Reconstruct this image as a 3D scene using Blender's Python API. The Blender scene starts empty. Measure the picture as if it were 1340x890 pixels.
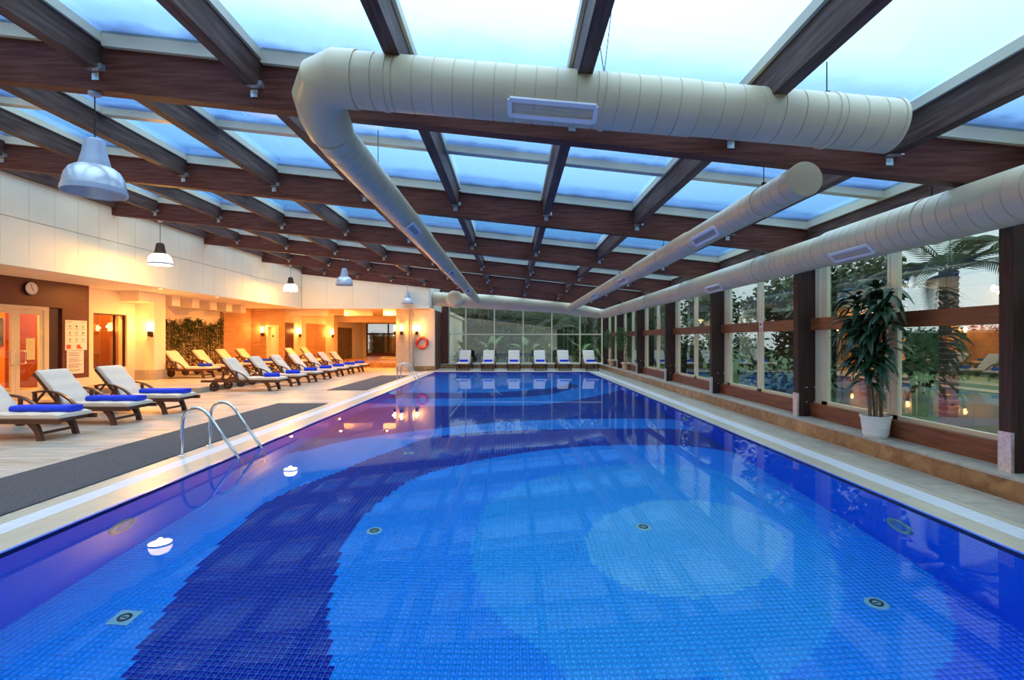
import bpy, math, random
import numpy as np
from mathutils import Vector, Matrix
R = math.radians
random.seed(7)
SC = bpy.context.scene
COL = SC.collection

# ------------------------------------------------------------------ camera, world, exposure
F, CX, CY, EYE = 635.0, 670.0, 445.0, 1.55       # focal length in pixels, image centre, eye height
cam_d = bpy.data.cameras.new('camera'); cam = bpy.data.objects.new('camera', cam_d); COL.objects.link(cam)
cam.location = (0, 0, EYE); cam.rotation_euler = (R(90), 0, 0)
cam_d.sensor_width = 36.0; cam_d.lens = 36.0 * F / 1340.0; cam_d.clip_start = 0.05; cam_d.clip_end = 400
SC.camera = cam
SC.view_settings.view_transform = 'Standard'; SC.view_settings.look = 'None'
SC.view_settings.exposure = 1.0; SC.view_settings.gamma = 1.0
SC.view_settings.use_curve_mapping = False
SC.cycles.max_bounces = 18; SC.cycles.diffuse_bounces = 12; SC.cycles.transmission_bounces = 18; SC.cycles.transparent_max_bounces = 16
W = bpy.data.worlds.new('sky'); SC.world = W; W.use_nodes = True
def build_world():
    """overcast dusk sky: the usual overcast gradient, (1 + 2 sin elevation) / 3, with faint cloud"""
    nt = W.node_tree; n = nt.nodes; l = nt.links; n.clear()
    tc = n.new('ShaderNodeTexCoord'); sep = n.new('ShaderNodeSeparateXYZ'); l.new(tc.outputs['Generated'], sep.inputs[0])
    ramp = n.new('ShaderNodeValToRGB'); l.new(sep.outputs['Z'], ramp.inputs[0])
    e = ramp.color_ramp.elements
    e[0].position = 0.0; e[0].color = (0.86, 0.82, 0.90, 1)
    e[1].position = 0.55; e[1].color = (0.78, 0.88, 1.0, 1)
    m = e.new(0.2); m.color = (0.74, 0.85, 0.97, 1)
    noi = n.new('ShaderNodeTexNoise'); noi.inputs['Scale'].default_value = 2.2; noi.inputs['Detail'].default_value = 4
    l.new(tc.outputs['Generated'], noi.inputs['Vector'])
    r2 = n.new('ShaderNodeValToRGB'); l.new(noi.outputs['Fac'], r2.inputs[0])
    r2.color_ramp.elements[0].position = .35; r2.color_ramp.elements[0].color = (0, 0, 0, 1)
    r2.color_ramp.elements[1].position = .75; r2.color_ramp.elements[1].color = (.55, .55, .55, 1)
    mix = n.new('ShaderNodeMix'); mix.data_type = 'RGBA'; l.new(r2.outputs[0], mix.inputs['Factor'])
    l.new(ramp.outputs[0], mix.inputs['A']); mix.inputs['B'].default_value = (0.84, 0.92, 1.0, 1)
    mx = n.new('ShaderNodeMath'); mx.operation = 'MAXIMUM'; l.new(sep.outputs['Z'], mx.inputs[0]); mx.inputs[1].default_value = 0
    gr = n.new('ShaderNodeMath'); gr.operation = 'MULTIPLY_ADD'; l.new(mx.outputs[0], gr.inputs[0]); gr.inputs[1].default_value = SKY*2; gr.inputs[2].default_value = SKY
    bg = n.new('ShaderNodeBackground'); l.new(gr.outputs[0], bg.inputs['Strength'])
    l.new(mix.outputs['Result'], bg.inputs['Color'])
    out = n.new('ShaderNodeOutputWorld'); l.new(bg.outputs[0], out.inputs[0])
SKY = 0.74
build_world()

# ------------------------------------------------------------------ helpers
class MB:
    """collects simple solids; mesh() turns them into one mesh"""
    def __init__(s): s.v = []; s.f = []
    def add(s, vs, fs):
        b = len(s.v); s.v.extend([tuple(v) for v in vs]); s.f.extend([tuple(b + i for i in f) for f in fs]); return s
    def box(s, x0, x1, y0, y1, z0, z1):
        vs = [(x0,y0,z0),(x1,y0,z0),(x1,y1,z0),(x0,y1,z0),(x0,y0,z1),(x1,y0,z1),(x1,y1,z1),(x0,y1,z1)]
        return s.add(vs, [(0,3,2,1),(4,5,6,7),(0,1,5,4),(1,2,6,5),(2,3,7,6),(3,0,4,7)])
    def cbox(s, x0, x1, y0, y1, z0, z1, c):
        """box with chamfered top and vertical edges"""
        vs = []
        for z, k in ((z0, c), (z1 - c, c), (z1, 2 * c)):
            pts = [(x0+k,y0+ (0 if k==c else c)),(x1-k,y0+(0 if k==c else c)),(x1-(0 if k==c else c),y0+k),(x1-(0 if k==c else c),y1-k),
                   (x1-k,y1-(0 if k==c else c)),(x0+k,y1-(0 if k==c else c)),(x0+(0 if k==c else c),y1-k),(x0+(0 if k==c else c),y0+k)]
            vs += [(p[0], p[1], z) for p in pts]
        fs = [tuple(range(7, -1, -1)), tuple(range(16, 24))]
        for r in (0, 8):
            for i in range(8):
                j = (i + 1) % 8; fs.append((r+i, r+j, r+8+j, r+8+i))
        return s.add(vs, fs)
    def hexa(s, p): # eight corners, same order as box
        return s.add(p, [(0,3,2,1),(4,5,6,7),(0,1,5,4),(1,2,6,5),(2,3,7,6),(3,0,4,7)])
    def bar(s, a, b, w, h, up=(0,0,1)):
        a = Vector(a); b = Vector(b); d = (b - a).normalized(); up = Vector(up)
        sx = d.cross(up)
        if sx.length < 1e-4: sx = d.cross(Vector((1,0,0)))
        sx.normalize(); sz = sx.cross(d).normalized(); sx *= w/2; sz *= h/2
        return s.hexa([a-sx-sz, a+sx-sz, b+sx-sz, b-sx-sz, a-sx+sz, a+sx+sz, b+sx+sz, b-sx+sz])
    def tube(s, pts, rad, n=10, caps=True, closed=False):
        pts = [Vector(p) for p in pts]; m = len(pts)
        if not hasattr(rad, '__len__'): rad = [rad] * m
        vs = []; nrm = None
        for i, p in enumerate(pts):
            if closed: t = pts[(i+1) % m] - pts[i-1]
            else: t = pts[min(i+1, m-1)] - pts[max(i-1, 0)]
            t.normalize()
            if nrm is None:
                nrm = t.cross(Vector((0,0,1)))
                if nrm.length < .05: nrm = t.cross(Vector((1,0,0)))
            nrm = (nrm - t * nrm.dot(t)).normalized(); bn = t.cross(nrm)
            for k in range(n):
                a = 2*math.pi*k/n; vs.append(p + (nrm*math.cos(a) + bn*math.sin(a)) * rad[i])
        fs = []
        for i in range(m if closed else m-1):
            for k in range(n):
                j = (k+1) % n; i2 = (i+1) % m
                fs.append((i*n+k, i*n+j, i2*n+j, i2*n+k))
        if caps and not closed:
            fs.append(tuple(range(n-1, -1, -1))); fs.append(tuple((m-1)*n + k for k in range(n)))
        return s.add(vs, fs)
    def lathe(s, prof, n=24, c=(0,0,0), axis='z', caps=False):
        vs = []
        for r, z in prof:
            for k in range(n):
                a = 2*math.pi*k/n; x, y = r*math.cos(a), r*math.sin(a)
                q = {'z': (x, y, z), 'x': (z, x, y), 'y': (y, z, x)}[axis]
                vs.append((q[0]+c[0], q[1]+c[1], q[2]+c[2]))
        fs = []
        for i in range(len(prof)-1):
            for k in range(n):
                j = (k+1) % n; fs.append((i*n+k, i*n+j, (i+1)*n+j, (i+1)*n+k))
        if caps:
            fs.append(tuple(range(n-1, -1, -1))); m = len(prof)-1; fs.append(tuple(m*n+k for k in range(n)))
        return s.add(vs, fs)
    def prism(s, poly, axis, a, b):
        """2-D polygon pushed along an axis from a to b"""
        n = len(poly)
        def q(p, t): return {'x': (t, p[0], p[1]), 'y': (p[0], t, p[1]), 'z': (p[0], p[1], t)}[axis]
        vs = [q(p, a) for p in poly] + [q(p, b) for p in poly]
        fs = [tuple(range(n-1, -1, -1)), tuple(range(n, 2*n))] + [(i, (i+1) % n, n+(i+1) % n, n+i) for i in range(n)]
        return s.add(vs, fs)
    def quad(s, a, b, c, d): return s.add([a, b, c, d], [(0,1,2,3)])
    def mesh(s, name, mat=None, smooth=None):
        me = bpy.data.meshes.new(name); me.from_pydata(s.v, [], s.f); me.validate()
        import bmesh
        bm = bmesh.new(); bm.from_mesh(me); bmesh.ops.recalc_face_normals(bm, faces=bm.faces[:]); bm.to_mesh(me); bm.free()
        for m in (mat if isinstance(mat, (list, tuple)) else [mat]):
            if m: me.materials.append(m)
        if smooth:
            me.polygons.foreach_set('use_smooth', [True]*len(me.polygons)); me.set_sharp_from_angle(angle=R(smooth))
        return me

def ob(name, data, parent=None, loc=None, rot=None, scale=None):
    o = bpy.data.objects.new(name, data); COL.objects.link(o)
    if parent: o.parent = parent
    if loc: o.location = loc
    if rot: o.rotation_euler = rot
    if scale: o.scale = scale
    return o
def part(name, mb, mat, parent, smooth=None, **k): return ob(name, mb.mesh(name, mat, smooth), parent, **k)
def empty(name, loc=(0,0,0), rz=0):
    o = bpy.data.objects.new(name, None); COL.objects.link(o); o.location = loc; o.rotation_euler = (0,0,rz); o.empty_display_size = .2; return o
def tag(o, label, cat, group=None, kind=None):
    o['label'] = label; o['category'] = cat
    if group: o['group'] = group
    if kind: o['kind'] = kind
    return o
def struct(o, label=None, cat=None):
    o['kind'] = 'structure'
    if label: o['label'] = label
    if cat: o['category'] = cat
    return o
def copy_tree(o, parent=None):
    c = o.copy(); COL.objects.link(c)
    if parent: c.parent = parent
    for ch in list(o.children): copy_tree(ch, c)
    return c

# ------------------------------------------------------------------ materials
def mat(name, col, rough=.5, metal=0.0, col2=None, scale=4.0, stretch=(1,1,1), detail=5, lo=.35, hi=.65, bump=0.0, bscale=None,
        spec=None, emit=None, estr=0.0, coat=0.0, trans=0.0, distort=0.0):
    m = bpy.data.materials.new(name); m.use_nodes = True
    nt = m.node_tree; n = nt.nodes; l = nt.links; b = n['Principled BSDF']
    b.inputs['Base Color'].default_value = (*col, 1); b.inputs['Roughness'].default_value = rough; b.inputs['Metallic'].default_value = metal
    if spec is not None: b.inputs['Specular IOR Level'].default_value = spec
    if coat: b.inputs['Coat Weight'].default_value = coat
    if trans: b.inputs['Transmission Weight'].default_value = trans
    if emit: b.inputs['Emission Color'].default_value = (*emit, 1); b.inputs['Emission Strength'].default_value = estr
    if col2 or bump:
        tc = n.new('ShaderNodeTexCoord'); mp = n.new('ShaderNodeMapping'); mp.inputs['Scale'].default_value = stretch
        l.new(tc.outputs['Object'], mp.inputs[0])
        no = n.new('ShaderNodeTexNoise'); no.inputs['Scale'].default_value = scale; no.inputs['Detail'].default_value = detail
        no.inputs['Distortion'].default_value = distort
        l.new(mp.outputs[0], no.inputs['Vector'])
        if col2:
            r = n.new('ShaderNodeValToRGB'); l.new(no.outputs['Fac'], r.inputs[0])
            r.color_ramp.elements[0].position = lo; r.color_ramp.elements[0].color = (*col, 1)
            r.color_ramp.elements[1].position = hi; r.color_ramp.elements[1].color = (*col2, 1)
            l.new(r.outputs[0], b.inputs['Base Color'])
        if bump:
            n2 = no
            if bscale:
                n2 = n.new('ShaderNodeTexNoise'); n2.inputs['Scale'].default_value = bscale; n2.inputs['Detail'].default_value = 4
                l.new(mp.outputs[0], n2.inputs['Vector'])
            bu = n.new('ShaderNodeBump'); bu.inputs['Strength'].default_value = bump; bu.inputs['Distance'].default_value = .01
            l.new(n2.outputs['Fac'], bu.inputs['Height']); l.new(bu.outputs[0], b.inputs['Normal'])
    return m
def brick_mat(name, c1, c2, mortar, plane, bw, bh, gap=.012, rough=.85, bump=.5):
    m = bpy.data.materials.new(name); m.use_nodes = True
    nt = m.node_tree; n = nt.nodes; l = nt.links; b = n['Principled BSDF']; b.inputs['Roughness'].default_value = rough
    tc = n.new('ShaderNodeTexCoord'); s = n.new('ShaderNodeSeparateXYZ'); l.new(tc.outputs['Object'], s.inputs[0])
    c = n.new('ShaderNodeCombineXYZ')
    l.new(s.outputs[{'x': 'Y', 'y': 'X', 'z': 'X'}[plane]], c.inputs[0]); l.new(s.outputs['Y' if plane == 'z' else 'Z'], c.inputs[1])
    t = n.new('ShaderNodeTexBrick'); l.new(c.outputs[0], t.inputs['Vector'])
    t.inputs['Color1'].default_value = (*c1, 1); t.inputs['Color2'].default_value = (*c2, 1); t.inputs['Mortar'].default_value = (*mortar, 1)
    t.inputs['Scale'].default_value = 1.0; t.inputs['Mortar Size'].default_value = gap; t.inputs['Brick Width'].default_value = bw; t.inputs['Row Height'].default_value = bh
    l.new(t.outputs['Color'], b.inputs['Base Color'])
    bu = n.new('ShaderNodeBump'); bu.inputs['Strength'].default_value = bump; bu.inputs['Distance'].default_value = .01; bu.invert = True
    l.new(t.outputs['Fac'], bu.inputs['Height']); l.new(bu.outputs[0], b.inputs['Normal'])
    return m
def glass_mat(name, tint, ior, dirt=False, gloss=(1,1,1), rough=0.0):
    """thin window glass: see-through with a Fresnel mirror"""
    m = bpy.data.materials.new(name); m.use_nodes = True
    nt = m.node_tree; n = nt.nodes; l = nt.links; n.clear()
    tr = n.new('ShaderNodeBsdfTransparent'); tr.inputs[0].default_value = (*tint, 1)
    gl = n.new('ShaderNodeBsdfGlossy'); gl.inputs['Color'].default_value = (*gloss, 1); gl.inputs['Roughness'].default_value = rough
    lw = n.new('ShaderNodeLayerWeight'); lw.inputs['Blend'].default_value = .5      # Schlick, the same from both sides of the pane
    pw = n.new('ShaderNodeMath'); pw.operation = 'POWER'; l.new(lw.outputs['Facing'], pw.inputs[0]); pw.inputs[1].default_value = 5
    r0 = ((ior-1)/(ior+1))**2
    fr = n.new('ShaderNodeMath'); fr.operation = 'MULTIPLY_ADD'; l.new(pw.outputs[0], fr.inputs[0]); fr.inputs[1].default_value = 1-r0; fr.inputs[2].default_value = r0
    mx = n.new('ShaderNodeMixShader'); l.new(fr.outputs[0], mx.inputs[0]); l.new(tr.outputs[0], mx.inputs[1]); l.new(gl.outputs[0], mx.inputs[2])
    if dirt:   # wet, tinted glazing: dust gathers along the low edge, and a slanting ray crosses more of the glass
        tc = n.new('ShaderNodeTexCoord'); s = n.new('ShaderNodeSeparateXYZ'); l.new(tc.outputs['Generated'], s.inputs[0])
        no = n.new('ShaderNodeTexNoise'); no.inputs['Scale'].default_value = 2.5; no.inputs['Detail'].default_value = 6; l.new(tc.outputs['Object'], no.inputs['Vector'])
        ad = n.new('ShaderNodeMath'); ad.operation = 'MULTIPLY_ADD'; l.new(no.outputs['Fac'], ad.inputs[0]); ad.inputs[1].default_value = .24; l.new(s.outputs['Y'], ad.inputs[2])
        sub = n.new('ShaderNodeMath'); sub.operation = 'MULTIPLY'; sub.inputs[1].default_value = .88; l.new(ad.outputs[0], sub.inputs[0])
        rp = n.new('ShaderNodeValToRGB'); l.new(sub.outputs[0], rp.inputs[0]); rp.color_ramp.interpolation = 'EASE'
        e = rp.color_ramp.elements; e[0].position = .62; e[0].color = (*tint, 1); e[1].position = 1.0; e[1].color = (tint[0]*.68, tint[1]*.71, tint[2]*.78, 1)
        k = e.new(.86); k.color = (tint[0]*.89, tint[1]*.91, tint[2]*.95, 1)
        co = n.new('ShaderNodeMath'); co.operation = 'SUBTRACT'; co.inputs[0].default_value = 1.0; l.new(lw.outputs['Facing'], co.inputs[1])
        mn = n.new('ShaderNodeMath'); mn.operation = 'MAXIMUM'; l.new(co.outputs[0], mn.inputs[0]); mn.inputs[1].default_value = .22
        iv = n.new('ShaderNodeMath'); iv.operation = 'DIVIDE'; iv.inputs[0].default_value = 1.0; l.new(mn.outputs[0], iv.inputs[1])
        sc = n.new('ShaderNodeSeparateColor'); l.new(rp.outputs[0], sc.inputs[0]); cc = n.new('ShaderNodeCombineColor')
        for i in range(3):
            p = n.new('ShaderNodeMath'); p.operation = 'POWER'; l.new(sc.outputs[i], p.inputs[0]); l.new(iv.outputs[0], p.inputs[1]); l.new(p.outputs[0], cc.inputs[i])
        l.new(cc.outputs[0], tr.inputs[0])
    out = n.new('ShaderNodeOutputMaterial'); l.new(mx.outputs[0], out.inputs[0])
    return m

WD = (.085, .024, .016); WD2 = (.150, .052, .036)
m_beam = mat('dark_beam_wood', WD, .55, col2=WD2, scale=7, stretch=(.35, 3, 5), bump=.15, spec=.15)
m_purlin = mat('dark_purlin_wood', (.070, .034, .026), .55, col2=(.145, .085, .065), scale=6, stretch=(5, .35, 4), bump=.15, spec=.15)
m_column = mat('dark_column_wood', (.036, .018, .015), .5, col2=(.065, .033, .027), scale=6, stretch=(5, 5, .4), bump=.1, spec=.25)
m_redwood = mat('red_stained_wood', (.13, .037, .016), .4, col2=(.24, .075, .03), scale=5, stretch=(4, .4, 5), bump=.1)
m_panel = mat('dark_red_panelling', (.11, .030, .018), .42, col2=(.15, .042, .025), scale=5, stretch=(4, .5, 6))
m_cream = mat('cream_painted_metal', (.68, .61, .42), .4, col2=(.72, .65, .47), scale=2)
m_duct = mat('cream_duct_metal', (.57, .49, .32), .36, metal=0.0, col2=(.62, .54, .37), scale=1.5)
m_galv = mat('galvanised_steel', (.55, .58, .60), .35, metal=.8, col2=(.75, .78, .8), scale=30)
m_blackmetal = mat('black_metal', (.02, .02, .02), .4, metal=.5)
m_whiteframe = mat('white_grille_metal', (.72, .76, .82), .4)
m_slat = mat('grey_grille_slat', (.45, .47, .45), .4)
m_sky = glass_mat('skylight_glass', (.79, .885, .95), 1.35, dirt=True)
m_win = glass_mat('window_glass', (.70, .77, .74), 2.3)
m_win2 = glass_mat('door_glass', (.90, .90, .88), 1.55)
m_white = mat('white_wall_panel', (.86, .76, .57), .6, col2=(.90, .80, .61), scale=1.2, bump=.03)
m_wall = mat('cream_plaster', (.82, .73, .58), .75, col2=(.86, .77, .62), scale=2, bump=.03)
m_soffit = mat('soffit_plaster', (.80, .70, .56), .8, col2=(.84, .74, .60), scale=2)
m_deck = [mat('travertine_slab_%d' % i, a, .38, col2=b, scale=3.2, stretch=(.35, 3.2, 1), bump=.05, lo=.38, hi=.62, distort=.8) for i, (a, b) in enumerate(
    [((.36, .30, .22), (.56, .50, .40)), ((.42, .36, .27), (.60, .53, .42)), ((.33, .31, .28), (.55, .51, .44)), ((.38, .31, .22), (.52, .47, .40)), ((.44, .40, .33), (.60, .55, .46))])]
m_grey = [mat('grey_stone_slab_%d' % i, a, .4, col2=b, scale=4, stretch=(1, 1.2, 1), distort=1.2, lo=.3, hi=.7) for i, (a, b) in enumerate(
    [((.33, .30, .25), (.50, .45, .37)), ((.37, .34, .28), (.52, .46, .37)), ((.31, .29, .25), (.46, .42, .35))])]
m_curb = mat('pool_curb_stone', (.48, .42, .31), .35, col2=(.56, .50, .38), scale=3, stretch=(8, .4, 1), lo=.3, hi=.7)
m_grate = mat('white_plastic_grating', (.80, .82, .86), .4)
m_grout = mat('grout', (.30, .29, .27), .8)
m_marble = [mat('brown_marble_%d' % i, a, .3, col2=b, scale=3.5, detail=8, distort=1.6, lo=.35, hi=.65) for i, (a, b) in enumerate(
    [((.24, .105, .032), (.44, .235, .095)), ((.21, .092, .028), (.42, .22, .085)), ((.27, .13, .045), (.50, .29, .13))])]
m_carpet = mat('charcoal_carpet', (.045, .048, .056), .95, col2=(.085, .088, .098), scale=60, detail=2, bump=.3)
m_loungerwood = mat('dark_lounger_wood', (.075, .026, .014), .4, col2=(.13, .048, .025), scale=8, stretch=(.5, 5, 5))
m_cushion = mat('off_white_cushion_fabric', (.68, .61, .51), .85, col2=(.72, .65, .55), scale=40, bump=.05)
m_towel = mat('royal_blue_towel', (.008, .035, .62), .95, col2=(.012, .06, .78), scale=60, detail=2, bump=.5)
m_chrome = mat('polished_steel', (.75, .76, .78), .12, metal=1.0)
m_tyre = mat('wheel_wood', (.05, .022, .015), .5)
m_lamp = mat('brushed_lamp_shade', (.62, .66, .74), .28, metal=.45, col2=(.72, .75, .80), scale=3)
m_lampneck = mat('grey_lamp_neck', (.42, .47, .58), .45, metal=.2)
m_lamplit = mat('lit_lamp_shade', (.9, .85, .75), .3, emit=(1.0, .78, .42), estr=6.0)
m_sconcelit = mat('lit_sconce_glass', (.9, .8, .6), .3, emit=(1.0, .66, .24), estr=11.0)
m_bronze = mat('dark_bronze', (.07, .035, .02), .4, metal=.6)
m_red = mat('orange_red_ring', (.82, .07, .02), .4)
m_stripe = mat('ring_pale_band', (.85, .35, .22), .4)
m_white_p = mat('white_paper', (.85, .83, .78), .6)
m_ink = mat('dark_ink', (.05, .05, .05), .7)
m_redink = mat('red_ink', (.75, .10, .04), .7)
m_pot = mat('white_ceramic_pot', (.78, .77, .74), .4, col2=(.84, .83, .80), scale=6)
m_terra = mat('pale_terracotta', (.62, .40, .24), .6, col2=(.70, .50, .33), scale=6)
m_soil = mat('dark_soil', (.03, .02, .012), .95, col2=(.06, .04, .025), scale=30)
m_stem = mat('brown_cane_stem', (.16, .085, .04), .7, col2=(.26, .15, .075), scale=6, stretch=(1, 1, 6))
m_leaf = mat('dark_glossy_leaf', (.012, .045, .022), .35, col2=(.025, .085, .035), scale=5)
m_leaf2 = mat('mid_green_leaf', (.03, .10, .02), .5, col2=(.07, .18, .035), scale=3)
m_leaf3 = mat('garden_leaf', (.012, .034, .010), .6, col2=(.03, .075, .018), scale=2)
m_leaf4 = mat('pale_garden_leaf', (.035, .085, .02), .6, col2=(.08, .15, .04), scale=2)
m_bamboo = mat('bamboo_cane', (.42, .26, .09), .5, col2=(.30, .22, .08), scale=4)
m_bambooleaf = mat('bamboo_leaf', (.06, .085, .02), .6, col2=(.10, .12, .035), scale=3)
m_bark = mat('tree_bark', (.06, .045, .035), .9, col2=(.11, .085, .065), scale=6, stretch=(4, 4, .6), bump=.5)
m_lawn = mat('lawn', (.022, .060, .012), .95, col2=(.045, .10, .02), scale=8)
m_brick_y = brick_mat('stacked_brick_facing_pool', (.46, .21, .09), (.60, .34, .17), (.40, .27, .17), 'y', .42, .075)
m_brick_x = brick_mat('stacked_brick_side', (.42, .19, .08), (.56, .30, .14), (.36, .24, .15), 'x', .42, .075)
m_slate_x = brick_mat('dark_slate_cladding', (.13, .085, .06), (.22, .15, .11), (.08, .06, .05), 'x', .5, .09)
m_tile_wall_x = brick_mat('pool_wall_mosaic_side', (.008, .17, .96), (.012, .19, .97), (.05, .30, .97), 'x', .05, .05, gap=.0022, rough=.25, bump=.2)
m_tile_wall_y = brick_mat('pool_wall_mosaic_end', (.008, .17, .96), (.012, .19, .97), (.05, .30, .97), 'y', .05, .05, gap=.0022, rough=.25, bump=.2)
m_colbrick = brick_mat('pale_stone_column', (.66, .46, .28), (.74, .55, .36), (.60, .42, .26), 'y', .3, .1)
m_navy = mat('navy_waterline_tile', (.006, .012, .10), .25)
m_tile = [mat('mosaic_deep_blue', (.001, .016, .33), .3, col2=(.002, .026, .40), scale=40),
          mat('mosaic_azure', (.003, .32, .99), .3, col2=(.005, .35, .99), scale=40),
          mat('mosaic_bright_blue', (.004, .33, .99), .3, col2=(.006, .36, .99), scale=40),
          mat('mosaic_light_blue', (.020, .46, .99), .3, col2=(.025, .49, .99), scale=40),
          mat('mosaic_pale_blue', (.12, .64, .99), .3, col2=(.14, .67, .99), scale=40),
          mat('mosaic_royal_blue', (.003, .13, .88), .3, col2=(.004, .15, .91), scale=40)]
m_tgrout = mat('mosaic_grout', (.16, .52, .98), .6)

# ================================================================== THE SETTING
# ---- pool ---------------------------------------------------------
PXL, PXR, PY0, PY1 = -3.74, 3.72, 1.0, 23.7
WZ = -0.03; DEPTH = 1.36; FZ = WZ - DEPTH
def pool_floor_point(px, py):
    """photo pixel -> point on the pool floor, through the flat water (n = 1.333)"""
    dx, dy = px - CX, py - CY; h = math.hypot(dx, F); tan1 = h / dy
    s = tan1 / math.sqrt(1 + tan1 * tan1) / 1.333; tan2 = s / math.sqrt(1 - s * s)
    t = (EYE - WZ) * tan1 + DEPTH * tan2
    return (t * dx / h, t * F / h)
def fp(pts): return [pool_floor_point(*p) for p in pts]

pool = struct(empty('pool_basin'), 'rectangular indoor pool lined with blue mosaic in swirling bands', 'pool')
part('pool_bed', MB().box(PXL, PXR, PY0, PY1, FZ-.2, FZ), m_tgrout, pool)
part('pool_side', MB().box(PXL-.25, PXL, PY0-.25, PY1+.25, FZ-.2, -.012), m_tile_wall_x, pool)
part('pool_side', MB().box(PXR, PXR+.25, PY0-.25, PY1+.25, FZ-.2, -.012), m_tile_wall_x, pool)
part('pool_side', MB().box(PXL, PXR, PY1, PY1+.25, FZ-.2, -.012), m_tile_wall_y, pool)
part('pool_side', MB().box(PXL, PXR, PY0-.25, PY0, FZ-.2, -.012), m_tile_wall_y, pool)
wl = MB()
for i in range(38):   # navy waterline tiles, 0.6 m each
    y0 = PY0 + i*.6
    for x0, x1 in ((PXL, PXL+.006), (PXR-.006, PXR)): wl.box(x0, x1, y0+.004, min(y0+.596, PY1), -.085, -.012)
for i in range(12):
    x0 = PXL + .006 + i*.62; wl.box(x0+.004, min(x0+.616, PXR-.006), PY1-.006, PY1, -.085, -.012)
w = part('waterline_tile_band', wl, m_navy, pool); w['kind'] = 'stuff'

def in_poly(X, Y, poly):
    c = np.zeros(X.shape, bool); n = len(poly)
    for i in range(n):
        x1, y1 = poly[i]; x2, y2 = poly[(i+1) % n]
        if y1 == y2: continue
        c ^= ((y1 > Y) != (y2 > Y)) & (X < (x2-x1)*(Y-y1)/(y2-y1) + x1)
    return c
def smooth_path(pts, k=6):
    """Catmull-Rom through the points"""
    out = []; n = len(pts)
    for i in range(n-1):
        p0, p1, p2, p3 = [np.array(pts[max(0, min(n-1, j))]) for j in (i-1, i, i+1, i+2)]
        for t in np.linspace(0, 1, k, endpoint=False):
            out.append(tuple(.5*((2*p1) + (p2-p0)*t + (2*p0-5*p1+4*p2-p3)*t*t + (3*p1-p0-3*p2+p3)*t**3)))
    return out + [tuple(pts[-1])]
outer = smooth_path(fp([(161, 888), (184, 844), (210, 807), (240, 766), (263, 736), (299, 701), (338, 665), (364, 650), (401, 633), (446, 617), (474, 604), (524, 586), (561, 573), (621, 566), (700, 562.5), (800, 561), (890, 562), (960, 572)]))
inner = smooth_path(fp([(434, 886), (432, 840), (430, 798), (441, 747), (451, 710), (474, 678), (506, 650), (538, 628), (584, 613), (644, 599.5), (722, 588), (792, 583), (850, 582.5), (892, 583.5), (952, 590.5), (1010, 606)]))
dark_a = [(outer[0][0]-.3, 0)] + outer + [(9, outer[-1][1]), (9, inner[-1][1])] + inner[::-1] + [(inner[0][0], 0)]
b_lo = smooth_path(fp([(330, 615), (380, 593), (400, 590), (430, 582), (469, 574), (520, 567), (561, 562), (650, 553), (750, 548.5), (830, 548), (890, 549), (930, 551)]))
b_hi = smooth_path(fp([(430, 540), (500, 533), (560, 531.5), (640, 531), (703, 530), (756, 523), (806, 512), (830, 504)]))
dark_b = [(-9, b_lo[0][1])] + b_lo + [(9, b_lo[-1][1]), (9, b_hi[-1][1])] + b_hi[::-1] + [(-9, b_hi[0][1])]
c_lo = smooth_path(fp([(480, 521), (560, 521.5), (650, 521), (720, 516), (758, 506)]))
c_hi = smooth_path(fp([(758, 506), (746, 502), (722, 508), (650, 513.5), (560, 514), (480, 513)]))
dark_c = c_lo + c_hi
disc_r = smooth_path(fp([(1010, 606), (1090, 640), (1170, 700), (1225, 760), (1243, 800), (1249, 815), (1248, 850), (1238, 870), (1222, 886)]))
disc = inner + disc_r[1:] + [(disc_r[-1][0]-.3, 0), (inner[0][0], 0)]
c1_l = smooth_path(fp([(742, 889), (732, 874), (686, 835), (651, 807), (626, 766), (616, 724), (626, 683), (649, 650), (700, 628), (768, 613), (850, 608), (924, 614), (1010, 640), (1070, 690), (1100, 750), (1100, 800), (1070, 850), (1020, 888)]))
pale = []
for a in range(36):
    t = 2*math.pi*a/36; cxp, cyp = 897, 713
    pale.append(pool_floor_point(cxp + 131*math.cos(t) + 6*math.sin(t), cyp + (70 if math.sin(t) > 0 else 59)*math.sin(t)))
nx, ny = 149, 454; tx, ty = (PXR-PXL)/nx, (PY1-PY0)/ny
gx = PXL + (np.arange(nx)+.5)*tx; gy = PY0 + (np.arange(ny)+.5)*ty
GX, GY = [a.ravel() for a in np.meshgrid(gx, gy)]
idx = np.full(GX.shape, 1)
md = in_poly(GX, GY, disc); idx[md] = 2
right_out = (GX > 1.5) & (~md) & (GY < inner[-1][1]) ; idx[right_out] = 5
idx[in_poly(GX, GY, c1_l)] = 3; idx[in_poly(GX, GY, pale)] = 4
for p in (dark_a, dark_b, dark_c): idx[in_poly(GX, GY, p)] = 0
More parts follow.
